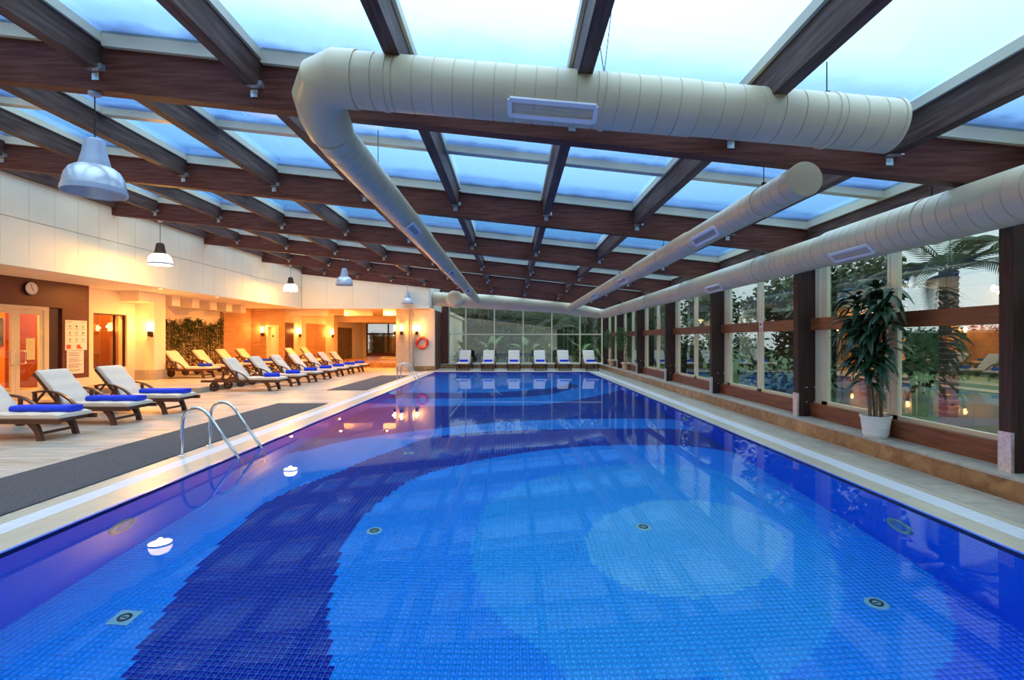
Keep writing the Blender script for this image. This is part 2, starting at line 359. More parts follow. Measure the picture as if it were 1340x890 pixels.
def tile_field():
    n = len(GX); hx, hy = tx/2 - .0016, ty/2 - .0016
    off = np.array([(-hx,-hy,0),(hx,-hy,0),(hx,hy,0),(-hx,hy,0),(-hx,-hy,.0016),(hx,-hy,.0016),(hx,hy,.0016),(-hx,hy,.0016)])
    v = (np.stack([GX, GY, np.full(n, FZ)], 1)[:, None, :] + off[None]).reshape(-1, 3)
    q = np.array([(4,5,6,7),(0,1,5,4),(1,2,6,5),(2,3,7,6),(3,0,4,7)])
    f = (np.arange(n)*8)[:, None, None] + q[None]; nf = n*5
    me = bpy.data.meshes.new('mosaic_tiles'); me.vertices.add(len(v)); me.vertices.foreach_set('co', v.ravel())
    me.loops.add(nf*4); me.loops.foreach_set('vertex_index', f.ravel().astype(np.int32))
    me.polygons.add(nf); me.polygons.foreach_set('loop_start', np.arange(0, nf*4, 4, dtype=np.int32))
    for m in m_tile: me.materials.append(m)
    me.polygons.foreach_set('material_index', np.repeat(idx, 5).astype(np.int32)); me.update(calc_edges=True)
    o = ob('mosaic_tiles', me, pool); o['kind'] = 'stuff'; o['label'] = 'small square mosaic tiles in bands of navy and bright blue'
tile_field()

def water():
    m = bpy.data.materials.new('clear_pool_water'); m.use_nodes = True
    nt = m.node_tree; n = nt.nodes; l = nt.links; n.clear()
    N = 1.333
    rf = n.new('ShaderNodeBsdfRefraction'); rf.inputs['IOR'].default_value = N; rf.inputs['Roughness'].default_value = 0.0; rf.inputs['Color'].default_value = (.96, .99, 1.0, 1)
    gl = n.new('ShaderNodeBsdfGlossy'); gl.inputs['Roughness'].default_value = 0.0
    tc = n.new('ShaderNodeTexCoord'); no = n.new('ShaderNodeTexNoise'); no.inputs['Scale'].default_value = 1.6; no.inputs['Detail'].default_value = 1.5
    l.new(tc.outputs['Object'], no.inputs['Vector'])
    bu = n.new('ShaderNodeBump'); bu.inputs['Strength'].default_value = .018; bu.inputs['Distance'].default_value = .02
    l.new(no.outputs['Fac'], bu.inputs['Height']); l.new(bu.outputs[0], rf.inputs['Normal']); l.new(bu.outputs[0], gl.inputs['Normal'])
    # mirror strength of still water for light polarised in the plane of incidence (soft glare), ordinary Fresnel from below
    def mth(op, a, b=None, c=None):
        q = n.new('ShaderNodeMath'); q.operation = op
        for i, v in enumerate((a, b, c)):
            if v is None: continue
            if isinstance(v, (int, float)): q.inputs[i].default_value = v
            else: l.new(v, q.inputs[i])
        return q.outputs[0]
    lw = n.new('ShaderNodeLayerWeight'); lw.inputs['Blend'].default_value = .5
    c = mth('SUBTRACT', 1.0, lw.outputs['Facing']); s2 = mth('SUBTRACT', 1.0, mth('MULTIPLY', c, c))
    root = mth('SQRT', mth('SUBTRACT', N*N, s2)); nc = mth('MULTIPLY', c, N*N)
    r = mth('DIVIDE', mth('SUBTRACT', nc, root), mth('ADD', nc, root)); rp = mth('MULTIPLY', r, r)
    fr = n.new('ShaderNodeFresnel'); fr.inputs['IOR'].default_value = N
    soft = mth('ADD', mth('MULTIPLY', rp, .7), mth('MULTIPLY', fr.outputs[0], .3))
    ge = n.new('ShaderNodeNewGeometry')
    fac = n.new('ShaderNodeMix'); l.new(ge.outputs['Backfacing'], fac.inputs['Factor']); l.new(soft, fac.inputs['A']); l.new(fr.outputs[0], fac.inputs['B'])
    g = n.new('ShaderNodeMixShader'); l.new(fac.outputs['Result'], g.inputs[0]); l.new(rf.outputs[0], g.inputs[1]); l.new(gl.outputs[0], g.inputs[2])
    out = n.new('ShaderNodeOutputMaterial'); l.new(g.outputs[0], out.inputs[0])
    me = bpy.data.meshes.new('pool_water'); me.from_pydata([(PXL, PY0, WZ), (PXR, PY0, WZ), (PXR, PY1, WZ), (PXL, PY1, WZ)], [], [(0,1,2,3)]); me.materials.append(m)
    tag(ob('pool_water', me), 'clear still water filling the blue mosaic pool', 'water', kind='stuff')
water()

# ---- deck floors --------------------------------------------------
floor = struct(empty('floor'), 'pale travertine pool deck in long narrow slabs', 'floor')
GL0, GL1 = -4.30, -4.08            # left overflow grating
GR0, GR1 = 3.96, 4.20              # right overflow grating
GBK0, GBK1 = 24.03, 24.27          # back grating
part('deck_bed', MB().box(-15.2, GL0-.15, -3.2, 41, -.12, -.006), m_grout, floor)
part('deck_bed', MB().box(GL0-.15, 5.0, GBK1+.08, 28.2, -.12, -.006), m_grout, floor)
part('deck_bed', MB().box(GR1+.1, 5.0, -3.2, GBK1+.08, -.12, -.006), m_grout, floor)
part('deck_bed', MB().box(GL0-.15, GR1+.1, -3.2, PY0-.25, -.12, -.006), m_grout, floor)
slabs = []
def slab_rows(x0, x1, y0, y1, lx, ly, mats, gap=.004):
    y = y0; r = 0
    while y < y1 - .01:
        ye = min(y + ly, y1); x = x0 - (random.random()*lx); 
        while x < x1 - .01:
            xa, xb = max(x, x0), min(x + lx, x1)
            if xb - xa > .02: slabs.append((xa+gap/2, xb-gap/2, y+gap/2, ye-gap/2, random.choice(mats)))
            x += lx
        y = ye; r += 1
slab_rows(-9.1, GL0-.15, 4.0, 22.6, 1.2, .33, m_deck)
slab_rows(-13.0, -9.1, 4.0, 14.1, 1.2, .33, m_deck)
slab_rows(-9.1, GL0-.15, 22.6, 27.2, 1.2, .33, m_deck)
slab_rows(-5.0, 4.8, GBK1+.08, 26.5, .6, .55, m_grey)
slab_rows(-9.1, GL0-.15, -3, 4.0, 1.2, .33, m_deck)
y = 1.6
while y < GBK1+.08:
    ye = min(y+.60, GBK1+.08); slabs.append((GR1+.1+.003, 4.8, y+.003, ye-.003, random.choice(m_grey))); y = ye
def shows(s):
    x, y = (s[0]+s[1])/2, (s[2]+s[3])/2
    if y < 1.5: return -1
    u, v = CX + F*x/y, CY + F*EYE/y
    return ((s[1]-s[0])*(s[3]-s[2])/y**3) if (-40 < u < 1380 and v < 900) else -1
slabs.sort(key=shows, reverse=True)
cache = {}
for i, s in enumerate(slabs[:300]):
    part('floor_slab', MB().box(s[0], s[1], s[2], s[3], -.02, random.uniform(-.0008, .0008)), s[4], floor)
rest = MB(); restmats = []
for s in slabs[300:]: rest.box(s[0], s[1], s[2], s[3], -.02, 0); restmats += [m_deck.index(s[4]) if s[4] in m_deck else 5 + m_grey.index(s[4])]*6
rm = rest.mesh('floor_slabs', m_deck + m_grey); rm.polygons.foreach_set('material_index', restmats[:len(rm.polygons)])
o = ob('floor_slabs', rm, floor); o['kind'] = 'stuff'

# pool curb: a sloped stone lip and the white overflow grating
curb = struct(empty('pool_curb'), 'pale stone pool rim with a white slatted overflow channel', 'pool rim')
def curb_side(sign, xw, xg0, xg1, xout):
    # xw water edge, xg0..xg1 grating, xout outer stone strip end
    y = -3.0
    while y < GBK0:
        ye = min(y+.6, GBK0)
        b = MB()
        p = [(xw, -.035), (xw, -.022), (xw+sign*.03, -.012), (xg0, 0.0), (xg0, -.035)]
        if y + .6 > PY0 - .3:
            b.prism(p, 'y', y+.002, ye-.002); part('curb_stone', b, m_curb, curb)
            part('edge_stone', MB().box(min(xg1, xout), max(xg1, xout), y+.002, ye-.002, -.04, .0), m_curb, curb)
        y = ye
    g = MB(); k = 0
    yy = PY0
    while yy < GBK1:
        g.box(min(xg0, xg1)+.006, max(xg0, xg1)-.006, yy, yy+.020, -.02, -.001); yy += .03
    g.box(min(xg0,xg1)+.006, min(xg0,xg1)+.02, PY0, GBK1, -.02, -.0005); g.box(max(xg0,xg1)-.02, max(xg0,xg1)-.006, PY0, GBK1, -.02, -.0005)
    o = part('overflow_grating', g, m_grate, curb); o['kind'] = 'stuff'
    part('channel', MB().box(min(xg0,xg1), max(xg0,xg1), PY0, GBK1, -.10, -.06), m_grate, curb)
curb_side(-1, PXL, GL1, GL0, GL0-.15)
curb_side(1, PXR, GR0, GR1, GR1+.1)
x = GL1
while x < GR0-.01:
    xe = min(x+.6, GR0)
    part('curb_stone', MB().prism([(PY1, -.035), (PY1, -.022), (PY1+.03, -.012), (GBK0, 0), (GBK0, -.035)], 'x', x+.002, xe-.002), m_curb, curb)
    part('edge_stone', MB().box(x+.002, xe-.002, GBK1, GBK1+.08, -.04, 0), m_curb, curb); x = xe
g = MB(); xx = GL1
while xx < GR0: g.box(xx, xx+.02, GBK0+.006, GBK1-.006, -.02, -.001); xx += .03
o = part('overflow_grating', g, m_grate, curb); o['kind'] = 'stuff'
part('channel', MB().box(GL1, GR0, GBK0, GBK1, -.10, -.06), m_grate, curb)

# ---- right ledge, columns, windows -------------------------------
LZ = .2325
COLY = [4.785 + 3.59*i for i in range(-2, 7)]
ledge = struct(empty('wall_ledge'), 'low brown marble plinth carrying the dark columns and windows', 'ledge')
part('ledge_core', MB().box(4.83, 5.95, -3, 28.0, -.1, LZ-.03), m_grout, ledge)
y = 1.6
while y < 26.5:
    ye = min(y+.9, 26.5)
    part('face_slab', MB().box(4.80, 4.83, y+.002, ye-.002, 0, LZ-.03), random.choice(m_marble), ledge)
    part('top_slab', MB().cbox(4.792, 5.95, y+.002, ye-.002, LZ-.03, LZ, .004), random.choice(m_grey), ledge); y = ye
part('back_ledge_core', MB().box(-5.0, 4.83, 26.53, 28.2, -.1, LZ-.03), m_grout, ledge)
x = -5.0
while x < 4.79:
    xe = min(x+.9, 4.80)
    part('face_slab', MB().box(x+.002, xe-.002, 26.50, 26.53, 0, LZ-.03), m_marble[2] if x < -3.2 else random.choice(m_marble), ledge)
    part('top_slab', MB().cbox(x+.002, xe-.002, 26.492, 28.2, LZ-.03, LZ, .004), random.choice(m_grey), ledge); x = xe

def zb(x): return 4.12 - .1075*(x + 5.05)      # underside of the sloping main beams
BH = .45
wr = struct(empty('wall_right'), 'window wall of dark wooden columns with red-brown rails', 'wall')
for i, y in enumerate(COLY):
    if y < 0: continue
    c = part('column', MB().cbox(4.935, 5.305, y, y+.14, LZ, zb(4.9), .006), m_column, wr)
    part('cover_plate', MB().box(4.925, 4.935, y+.005, y+.135, LZ, LZ+.40).box(4.925, 4.950, y-.004, y, LZ, LZ+.40), m_galv, c)
    bo = MB()
    for zz in (LZ+.25, LZ+.5):
        for xx in (5.08, 5.22): bo.lathe([(0,0),(.013,0),(.013,-.012),(0,-.012)], 8, (xx, y, zz), 'y')
    bo.lathe([(0,0),(.02,0),(.02,-.03),(0,-.03)], 10, (5.26, y, 1.72), 'y')
    part('bolt', bo, m_galv, c)
for i in range(len(COLY)-1):
    ya, yb = COLY[i]+.14, COLY[i+1]
    if yb < 2: continue
    ya = max(ya, -2.9)
    part('rail', MB().box(5.15, 5.22, ya, yb, 1.72, 1.925), m_redwood, wr)
    part('base_board', MB().box(5.14, 5.21, ya, yb, LZ, LZ+.24), m_redwood, wr)
    wn = struct(empty('window_%d' % (i)), 'tall two-pane sliding window in cream frame between dark columns', 'window')
    z0, z1 = LZ+.22, zb(5.2)+BH-.27
    yc = (ya+yb)/2
    bars = [(ya, ya+.10), (yb-.12, yb-.0), (yb-.31, yb-.17), (yc-.06, yc+.06), (yc+.075, yc+.12)]
    for a, b in bars: part('frame_bar', MB().box(5.235, 5.295, a, b, z0, z1), m_cream, wn)
    part('frame_bar', MB().box(5.235, 5.295, ya+.10, yb-.12, z0, z0+.07), m_cream, wn)
    part('frame_bar', MB().box(5.235, 5.295, ya+.10, yb-.12, z1-.07, z1), m_cream, wn)
    part('pane', MB().box(5.262, 5.268, ya+.10, yc, z0+.05, z1-.05), m_win, wn)
    part('pane', MB().box(5.272, 5.278, yc, yb-.12, z0+.05, z1-.05), m_win, wn)
part('eaves_beam', MB().box(5.10, 5.30, -3, 27.2, zb(5.2)+BH-.27, zb(5.2)+BH), m_purlin, wr)

# ---- back wall: glazing, dark panel, life-ring wall --------------
BY = 27.2
wb = struct(empty('wall_back'), 'back wall of tall glazing with a dark wood panel', 'wall')
mull = [-3.51, -2.59, -.985, .625, 2.23, 3.81, 5.04]
win = struct(empty('window_back'), 'wide back window of tall panes in slim cream mullions', 'window')
for x in mull: part('mullion', MB().box(x-.03, x+.03, BY-.05, BY+.05, LZ, zb(x)+BH-.1), m_cream, win)
for a, b in zip(mull[:-1], mull[1:]):
    part('transom', MB().box(a+.03, b-.03, BY-.04, BY+.04, 1.84, 1.90), m_cream, win)
    part('sill', MB().box(a+.03, b-.03, BY-.05, BY+.05, LZ, LZ+.06), m_cream, win)
    part('pane', MB().box(a+.03, b-.03, BY-.003, BY+.003, LZ+.06, 1.84), m_win, win)
    part('pane', MB().prism([(a+.03, 1.90), (b-.03, 1.90), (b-.03, zb(b)+BH-.1), (a+.03, zb(a)+BH-.1)], 'y', BY-.003, BY+.003), m_win, win)
part('wood_panel', MB().box(-4.25, -3.54, BY-.25, BY+.1, LZ, 4.5), m_panel, wb)
part('ring_wall', MB().box(-5.05, -3.92, 24.5, 24.72, LZ, 3.07), m_wall, wb)
part('ring_wall_base', MB().box(-5.05, -3.90, 24.47, 24.72, 0, LZ), m_marble[2], wb)
part('side_return', MB().box(-4.14, -3.92, 24.72, BY-.25, 0, 3.2), m_panel, wb)

# ---- ceiling: sloping timber and glass roof ----------------------
ceil = struct(empty('ceiling'), 'sloping skylight roof of dark timber beams and glass panes', 'ceiling')
XL, XR = -9.87, 5.30
PX = [-8.80, -7.235, -5.67, -4.105, -2.54, -.975, .59, 2.155, 3.72]
def sloped(mb, x0, x1, y0, y1, lo, hi):
    """box following the roof slope; lo and hi are heights above the beams' underside"""
    return mb.hexa([(x0,y0,zb(x0)+lo),(x1,y0,zb(x1)+lo),(x1,y1,zb(x1)+lo),(x0,y1,zb(x0)+lo),(x0,y0,zb(x0)+hi),(x1,y0,zb(x1)+hi),(x1,y1,zb(x1)+hi),(x0,y1,zb(x0)+hi)])
brk = MB()
brk.box(-.035, .035, -.006, 0, -.085, -.015); brk.box(-.012, .012, -.012, -.006, -.055, -.040)
brk.box(.035, .095, -.05, 0, .01, .055); brk.box(-.055, .095, -.07, -.002, -.004, .004)
brk_me = brk.mesh('bracket', m_galv)
for i, y in enumerate(COLY):
    x0 = XL if y < 23 else -4.0
    b = part('roof_beam', sloped(MB(), x0, XR, y, y+.14, 0, BH), m_beam, ceil)
    if y > 0:
        for px in PX:
            if px > x0: ob('bracket', brk_me, b, loc=(px, y, zb(px)+BH-.27))
ye = [-3.0] + COLY + [27.3]
edges = [XL] + PX + [5.2]
for i in range(len(ye)-1):
    ya = ye[i] + (.14 if i else 0); yb = ye[i+1]
    if yb < -1: continue
    last = ya > 22.5
    for k, px in enumerate(PX):
        if last and px < -4.05: continue
        part('purlin', MB().box(px-.06, px+.06, ya, yb, zb(px)+BH-.27, zb(px)+BH), m_purlin, ceil)
        part('glazing_bar', MB().box(px-.09, px+.09, ya, yb, zb(px)+BH, zb(px)+BH+.09), m_cream, ceil)
    if not last: part('purlin', MB().box(XL-.02, XL+.10, ya, yb, zb(XL)+BH-.27, zb(XL)+BH), m_purlin, ceil)
    part('glazing_bar', MB().box(5.06, 5.30, ya, yb, zb(5.2)+BH, zb(5.06)+BH+.13), m_cream, ceil)
    if not last: part('glazing_bar', MB().box(XL-.02, XL+.13, ya, yb, zb(XL)+BH, zb(XL)+BH+.11), m_cream, ceil)
    ym = (ya+yb)/2 - (.45 if yb < 5 else 0)
    for a, b in zip(edges[:-1], edges[1:]):
        if last and a < -4.2: continue
        a2, b2 = a + .09, b - .09
        segs = [(ya, ym), (ym, yb)] if yb-ya > 2.5 else [(ya, yb)]
        if len(segs) == 2: part('glazing_bar', sloped(MB(), a2, b2, ym-.06, ym+.06, BH-.0, BH+.09), m_cream, ceil)
        part('glazing_bar', sloped(MB(), a2, b2, ya-.14, ya+.03, BH, BH+.12), m_cream, ceil)
        part('glazing_bar', sloped(MB(), a2, b2, yb-.045, yb, BH-.03, BH+.12), m_cream, ceil)
        for s0, s1 in segs:
            part('skylight_pane', sloped(MB(), a2-.03, b2+.03, s0, s1, BH+.091, BH+.103), m_sky, ceil)

# ---- upper white fascia wall of panels ---------------------------
fas = struct(empty('wall_fascia'), 'upper white wall of square-jointed panels under the roof edge', 'wall')
FB, FT = 3.07, zb(XL)+BH-.26
part('fascia_core', MB().box(XL-.30, XL-.022, -3, 22.78, FB, FT+.25), m_grout, fas)
y = 3.2
while y < 22.7:
    yy = min(y+.56, 22.76)
    for z0, z1 in ((FB, 3.98), (3.99, FT+.02)):
        part('panel', MB().box(XL-.022, XL, y+.003, yy-.003, z0+.002, z1-.002), m_white, fas)
    y = yy
part('trim_lip', MB().box(XL-.05, XL+.02, -3, 22.76, FB-.05, FB), m_white, fas)
FY = 22.78
part('fascia_core', MB().prism([(XL-.3, FB), (-4.0, FB), (-4.0, zb(-4.0)-.01), (XL-.3, zb(XL))], 'y', FY+.02, FY+.14), m_grout, fas)
x = XL
while x < -4.05:
    xe = min(x+1.2, -4.0)
    part('panel', MB().prism([(x+.003, FB), (xe-.003, FB), (xe-.003, zb(xe)-.012), (x+.003, zb(x)-.012)], 'y', FY, FY+.02), m_white, fas); x = xe
part('return_panel', MB().box(-4.06, -3.90, FY+.005, BY+.1, FB, 4.5), m_white, fas)
part('trim_lip', MB().box(XL-.05, -3.90, FY-.03, FY+.10, FB-.05, FB), m_white, fas)

# ---- soffit over the lounge side ---------------------------------
sof = struct(empty('ceiling_soffit'), 'low warm plaster ceiling over the lounging area', 'ceiling')
part('soffit_slab', MB().box(-15.2, XL-.1, -3, 41, 3.2, 3.4), m_soffit, sof)
part('soffit_slab', MB().box(XL-.1, -4.0, FY+.08, 41, 3.2, 3.4), m_soffit, sof)
part('downstand_beam', MB().box(-13.1, -12.45, 16.2, 17.0, 2.85, 3.2), m_soffit, sof)
for k in range(5):
    yy = 18.2 + k*1.15; part('downstand_beam', MB().box(-13.6, -12.75+.0*k, yy, yy+.45, 2.84, 3.2), m_soffit, sof)
for xa, xb in ((-12.2, -10.0), (-9.0, -7.6), (-6.9, -5.2)):
    part('downstand_beam', MB().box(xa, xb, 26.0, 26.5, 2.86, 3.2), m_soffit, sof)
part('downstand_beam', MB().box(-12.3, -4.2, 33.0, 33.4, 2.75, 3.2), m_soffit, sof)

# ---- left walls ---------------------------------------------------
PZ = .155
pf = struct(empty('floor_platform'), 'raised stone lounge platform one step above the deck', 'platform')
part('platform_core', MB().box(-15.0, -9.12, 14.12, 27.3, -.01, PZ-.03), m_grout, pf)
ps = []
y = 14.1
while y < 27.2:
    ye2 = min(y+.6, 27.3); x = -14.0
    while x < -9.11:
        xe = min(x+1.2, -9.1); part('platform_slab', MB().box(x+.002, xe-.002, y+.002, ye2-.002, PZ-.03, PZ), random.choice(m_deck), pf); x = xe
    y = ye2
x = -13.6
while x < -9.11:
    xe = min(x+.6, -9.1); part('riser_slab', MB().box(x+.002, xe-.002, 14.10, 14.12, 0, PZ-.03), random.choice(m_grey), pf); x = xe
y = 14.12
while y < 27.2:
    ye2 = min(y+.6, 27.3); part('riser_slab', MB().box(-9.12, -9.10, y+.002, ye2-.002, 0, PZ-.03), random.choice(m_grey), pf); y = ye2

XW = -12.9
wlft = struct(empty('wall_left'), 'left wall with dark red panelling around the glass doors', 'wall')
# panelling (opening 11.75..13.5 for the doors)
part('panelling', MB().box(XW-.12, XW, 5.0, 11.75, 0, 3.2), m_panel, wlft)
part('panelling', MB().box(XW-.12, XW, 11.75, 13.5, 2.46, 3.2), m_panel, wlft)
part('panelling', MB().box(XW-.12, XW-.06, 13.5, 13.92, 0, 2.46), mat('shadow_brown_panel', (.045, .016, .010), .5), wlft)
part('panelling', MB().box(XW-.12, XW, 13.5, 13.92, 2.46, 3.2), m_panel, wlft)
part('panelling', MB().box(XW-.12, XW, 13.92, 14.8, .42, 3.2), m_panel, wlft)
part('plinth', MB().box(XW-.12, XW+.01, 13.5, 14.8, 0, .42), m_wall, wlft)
part('wall_run', MB().box(XW-.3, XW, -3, 5.0, 0, 3.2), m_wall, wlft)
# recess with the side window
part('wall_run', MB().box(-13.5, -13.2, 14.8, 15.3, 0, 3.2), m_wall, wlft)
part('wall_run', MB().box(-13.5, -13.2, 15.3, 16.65, 0, .64), m_wall, wlft)
part('wall_run', MB().box(-13.5, -13.2, 15.3, 16.65, 2.41, 3.2), m_wall, wlft)
part('wall_run', MB().box(-13.5, -13.2, 16.65, 17.0, 0, 3.2), m_wall, wlft)
part('pillar', MB().box(-13.75, -12.53, 17.0, 17.55, PZ, 3.2), m_wall, wlft)
part('pillar_base', MB().box(-13.3, -12.50, 16.97, 17.58, PZ, .50), m_grey[1], wlft)
part('wall_run', MB().box(-14.0, -13.78, 17.55, 22.9, 0, 3.2), m_wall, wlft)
part('brick_return', MB().box(-13.9, -13.6, 22.9, 25.3, 0, 3.2), m_brick_x, wlft)
part('brick_wall', MB().box(-13.6, -12.77, 25.3, 25.55, 0, 3.2), m_brick_y, wlft)
part('brick_wall', MB().box(-12.77, -12.2, 25.3, 25.55, 2.30, 3.2), m_brick_y, wlft)
part('brick_wall', MB().box(-12.2, -11.95, 25.3, 25.55, 0, 3.2), m_brick_y, wlft)
part('wall_run', MB().box(-12.6, -12.3, 25.55, 41, 0, 3.2), m_wall, wlft)
part('pillar', MB().box(-12.55, -12.15, 28.0, 28.6, 0, 3.2), m_wall, wlft)
part('pillar', MB().box(-12.55, -11.75, 32.0, 32.7, 0, 3.2), m_wall, wlft)
part('slate_panel', MB().box(-12.3, -12.26, 28.7, 31.9, 0, 2.55), m_brick_x, wlft)
part('slate_panel', MB().box(-12.3, -12.26, 33.4, 37.2, 0, 2.45), m_slate_x, wlft)
part('dark_niche', MB().box(-12.3, -12.28, 26.3, 27.3, PZ, 2.5), m_panel, wlft)
# side window
w1 = struct(empty('window_side'), 'dark reflecting window in the cream recess beside the signs', 'window')
part('pane', MB().box(-13.31, -13.30, 15.33, 16.62, .67, 2.38), m_win2, w1)
for a, b, c, d in ((15.3, 15.34, .64, 2.41), (16.61, 16.65, .64, 2.41), (15.34, 16.61, .64, .68), (15.34, 16.61, 2.37, 2.41), (16.22, 16.26, .68, 2.37)):
    part('frame_bar', MB().box(-13.34, -13.27, a, b, c, d), m_bronze, w1)
m_roomwall = mat('brown_room_wall', (.30, .12, .05), .7)
part('room_wall', MB().box(-14.6, -14.5, 14.6, 17.15, 0, 3.19), m_roomwall, w1)
part('room_wall', MB().box(-14.5, -13.76, 17.05, 17.15, 0, 3.19), m_roomwall, w1)
part('room_wall', MB().box(-13.76, -13.5, 17.0, 17.05, 0, 3.19), m_roomwall, w1)
# glass doors
d1 = struct(empty('door_1'), 'double glass doors in a cream metal frame', 'door')
for a, b in ((11.75, 11.85), (13.36, 13.5)): part('door_frame', MB().box(XW-.10, XW+.02, a, b, 0, 2.46), m_cream, d1)
part('door_frame', MB().box(XW-.10, XW+.02, 11.85, 13.36, 2.36, 2.46), m_cream, d1)
for a, b, hy in ((11.86, 12.60, 12.48), (12.61, 13.35, 12.73)):
    lf = part('door_leaf', MB().box(XW-.05, XW, a, a+.11, .01, 2.35).box(XW-.05, XW, b-.11, b, .01, 2.35).box(XW-.05, XW, a+.11, b-.11, .01, .22).box(XW-.05, XW, a+.11, b-.11, 2.24, 2.35), m_cream, d1)
    part('pane', MB().box(XW-.028, XW-.022, a+.11, b-.11, .22, 2.24), m_win2, lf)
    s = 1 if hy > 12.6 else -1
    part('pull_handle', MB().tube([(XW, hy-s*.07, .92), (XW+.06, hy-s*.06, .92), (XW+.07, hy+s*.06, .93), (XW+.07, hy+s*.08, .97), (XW+.07, hy+s*.08, 1.22), (XW+.07, hy+s*.06, 1.26), (XW+.06, hy-s*.06, 1.27), (XW, hy-s*.07, 1.27)], .014, 8), m_chrome, lf, 40)
part('notice', MB().box(XW-.020, XW-.018, 12.90, 13.14, 1.02, 1.60), mat('pale_yellow_paper', (.72, .66, .30), .6), d1)
# lobby behind the doors
lob = struct(empty('wall_lobby'), 'orange-lit lobby wall seen through the glass doors', 'wall')
m_lobby = mat('lobby_orange_wall', (.62, .28, .08), .7)
part('lobby_wall', MB().box(-15.2, -15.1, 10.5, 16.5, 0, 3.2), m_lobby, lob)
part('lobby_partition', MB().box(-15.1, -13.02, 14.45, 14.55, 0, 3.2), m_panel, lob)
part('lobby_partition', MB().box(-15.1, -13.02, 10.4, 10.5, 0, 3.2), m_lobby, lob)
pic = empty('wall_picture', (-15.08, 14.0, 1.75)); tag(pic, 'dark abstract picture with orange blotches on the lobby wall', 'picture')
part('canvas', MB().box(-.0, .03, -.6, .35, -.35, .45), mat('picture_ground', (.03, .05, .045), .6, col2=(.10, .13, .11), scale=3), pic)
for (yy, zz, ry, rz) in ((-.3, .12, .2, .05), (-.1, .28, .18, .05), (.05, -.12, .16, .05), (-.35, -.18, .12, .04)):
    part('paint_blotch', MB().lathe([(0, .034), (.6, .036), (1, .033), (1, .03)], 14, (0, 0, 0), 'x'), m_redink, pic, loc=(0, yy, zz), scale=(1, ry, rz))
# brick-wall service door
d2 = struct(empty('door_2'), 'narrow cream door set in the brick wall', 'door')
part('door_leaf', MB().box(-12.72, -12.25, 25.36, 25.40, PZ, 2.24), m_wall, d2)
part('door_frame', MB().box(-12.80, -12.71, 25.27, 25.40, PZ, 2.33).box(-12.26, -12.17, 25.27, 25.40, PZ, 2.33).box(-12.71, -12.26, 25.27, 25.40, 2.24, 2.33), m_cream, d2)
part('door_plate', MB().box(-12.53, -12.45, 25.35, 25.36, 1.70, 1.82), m_ink, d2)
# far-left back room
wbl = struct(empty('wall_rear_room'), 'rear wall of the warm lounge room around a garden window', 'wall')
RY = 40.0
part('wall_run', MB().box(-12.3, -12.0, RY, RY+.2, 0, 3.2), m_wall, wbl)
part('wall_run', MB().box(-12.0, -4.2, RY, RY+.2, 0, .48), m_panel, wbl)
part('wall_run', MB().box(-12.0, -4.2, RY, RY+.2, 2.87, 3.2), m_wall, wbl)
part('wall_run', MB().box(-4.3, -4.1, 27.3, RY, 0, 3.2), m_wall, wbl)
w2 = struct(empty('window_rear_room'), 'wide window of the rear lounge looking onto a flowering hedge', 'window')
for xx in (-11.95, -10.2, -8.0, -6.0, -4.4): part('mullion', MB().box(xx-.05, xx+.05, RY-.03, RY+.1, .48, 2.87), m_bronze, w2)
part('transom', MB().box(-12.0, -4.2, RY-.03, RY+.1, 2.0, 2.12), m_bronze, w2)
part('pane', MB().box(-12.0, -4.2, RY+.02, RY+.026, .48, 2.87), m_win, w2)
cp = struct(empty('wall_column'), 'pale stone-faced square column with three lit sconces', 'column')
part('column_shaft', MB().box(-5.74, -5.10, 24.0, 24.6, 0, 3.2), m_colbrick, cp)
part('corner_strip', MB().box(-5.10, -4.93, 24.02, 24.6, 0, 3.2), m_grey[1], cp)
# wall behind the camera and outer enclosure
wf = struct(empty('wall_front'), 'cream wall behind the viewpoint', 'wall')
part('wall_run', MB().box(-15.2, 5.95, -3.2, -3.0, 0, 5.2), m_wall, wf)
# rear raised spa platform
sp = empty('spa_platform', (0, 0, 0)); tag(sp, 'raised stone platform of a round whirlpool in the rear lounge', 'whirlpool')
part('spa_body', MB().box(-11.5, -5.02, 27.4, 39.9, 0, .25), m_marble[2], sp)
part('spa_rim', MB().lathe([(1.75, .25), (1.75, .33), (1.5, .33), (1.5, .26)], 40, (-7.6, 34.6, 0)), m_wall, sp, 30)
part('spa_water', MB().lathe([(0, .285), (1.5, .285)], 40, (-7.6, 34.6, 0)), mat('dark_spa_water', (.03, .04, .06), .05), sp)
# garden ground
lawn = part('garden_lawn', MB().box(5.95, 60, -30, 80, -.2, -.02).box(-60, 5.95, 28.2, 42, -.2, -.02).box(-60, 5.95, 42, 80, -.2, -.02), m_lawn, None)
tag(lawn, 'green garden lawn outside the windows', 'lawn', kind='structure')

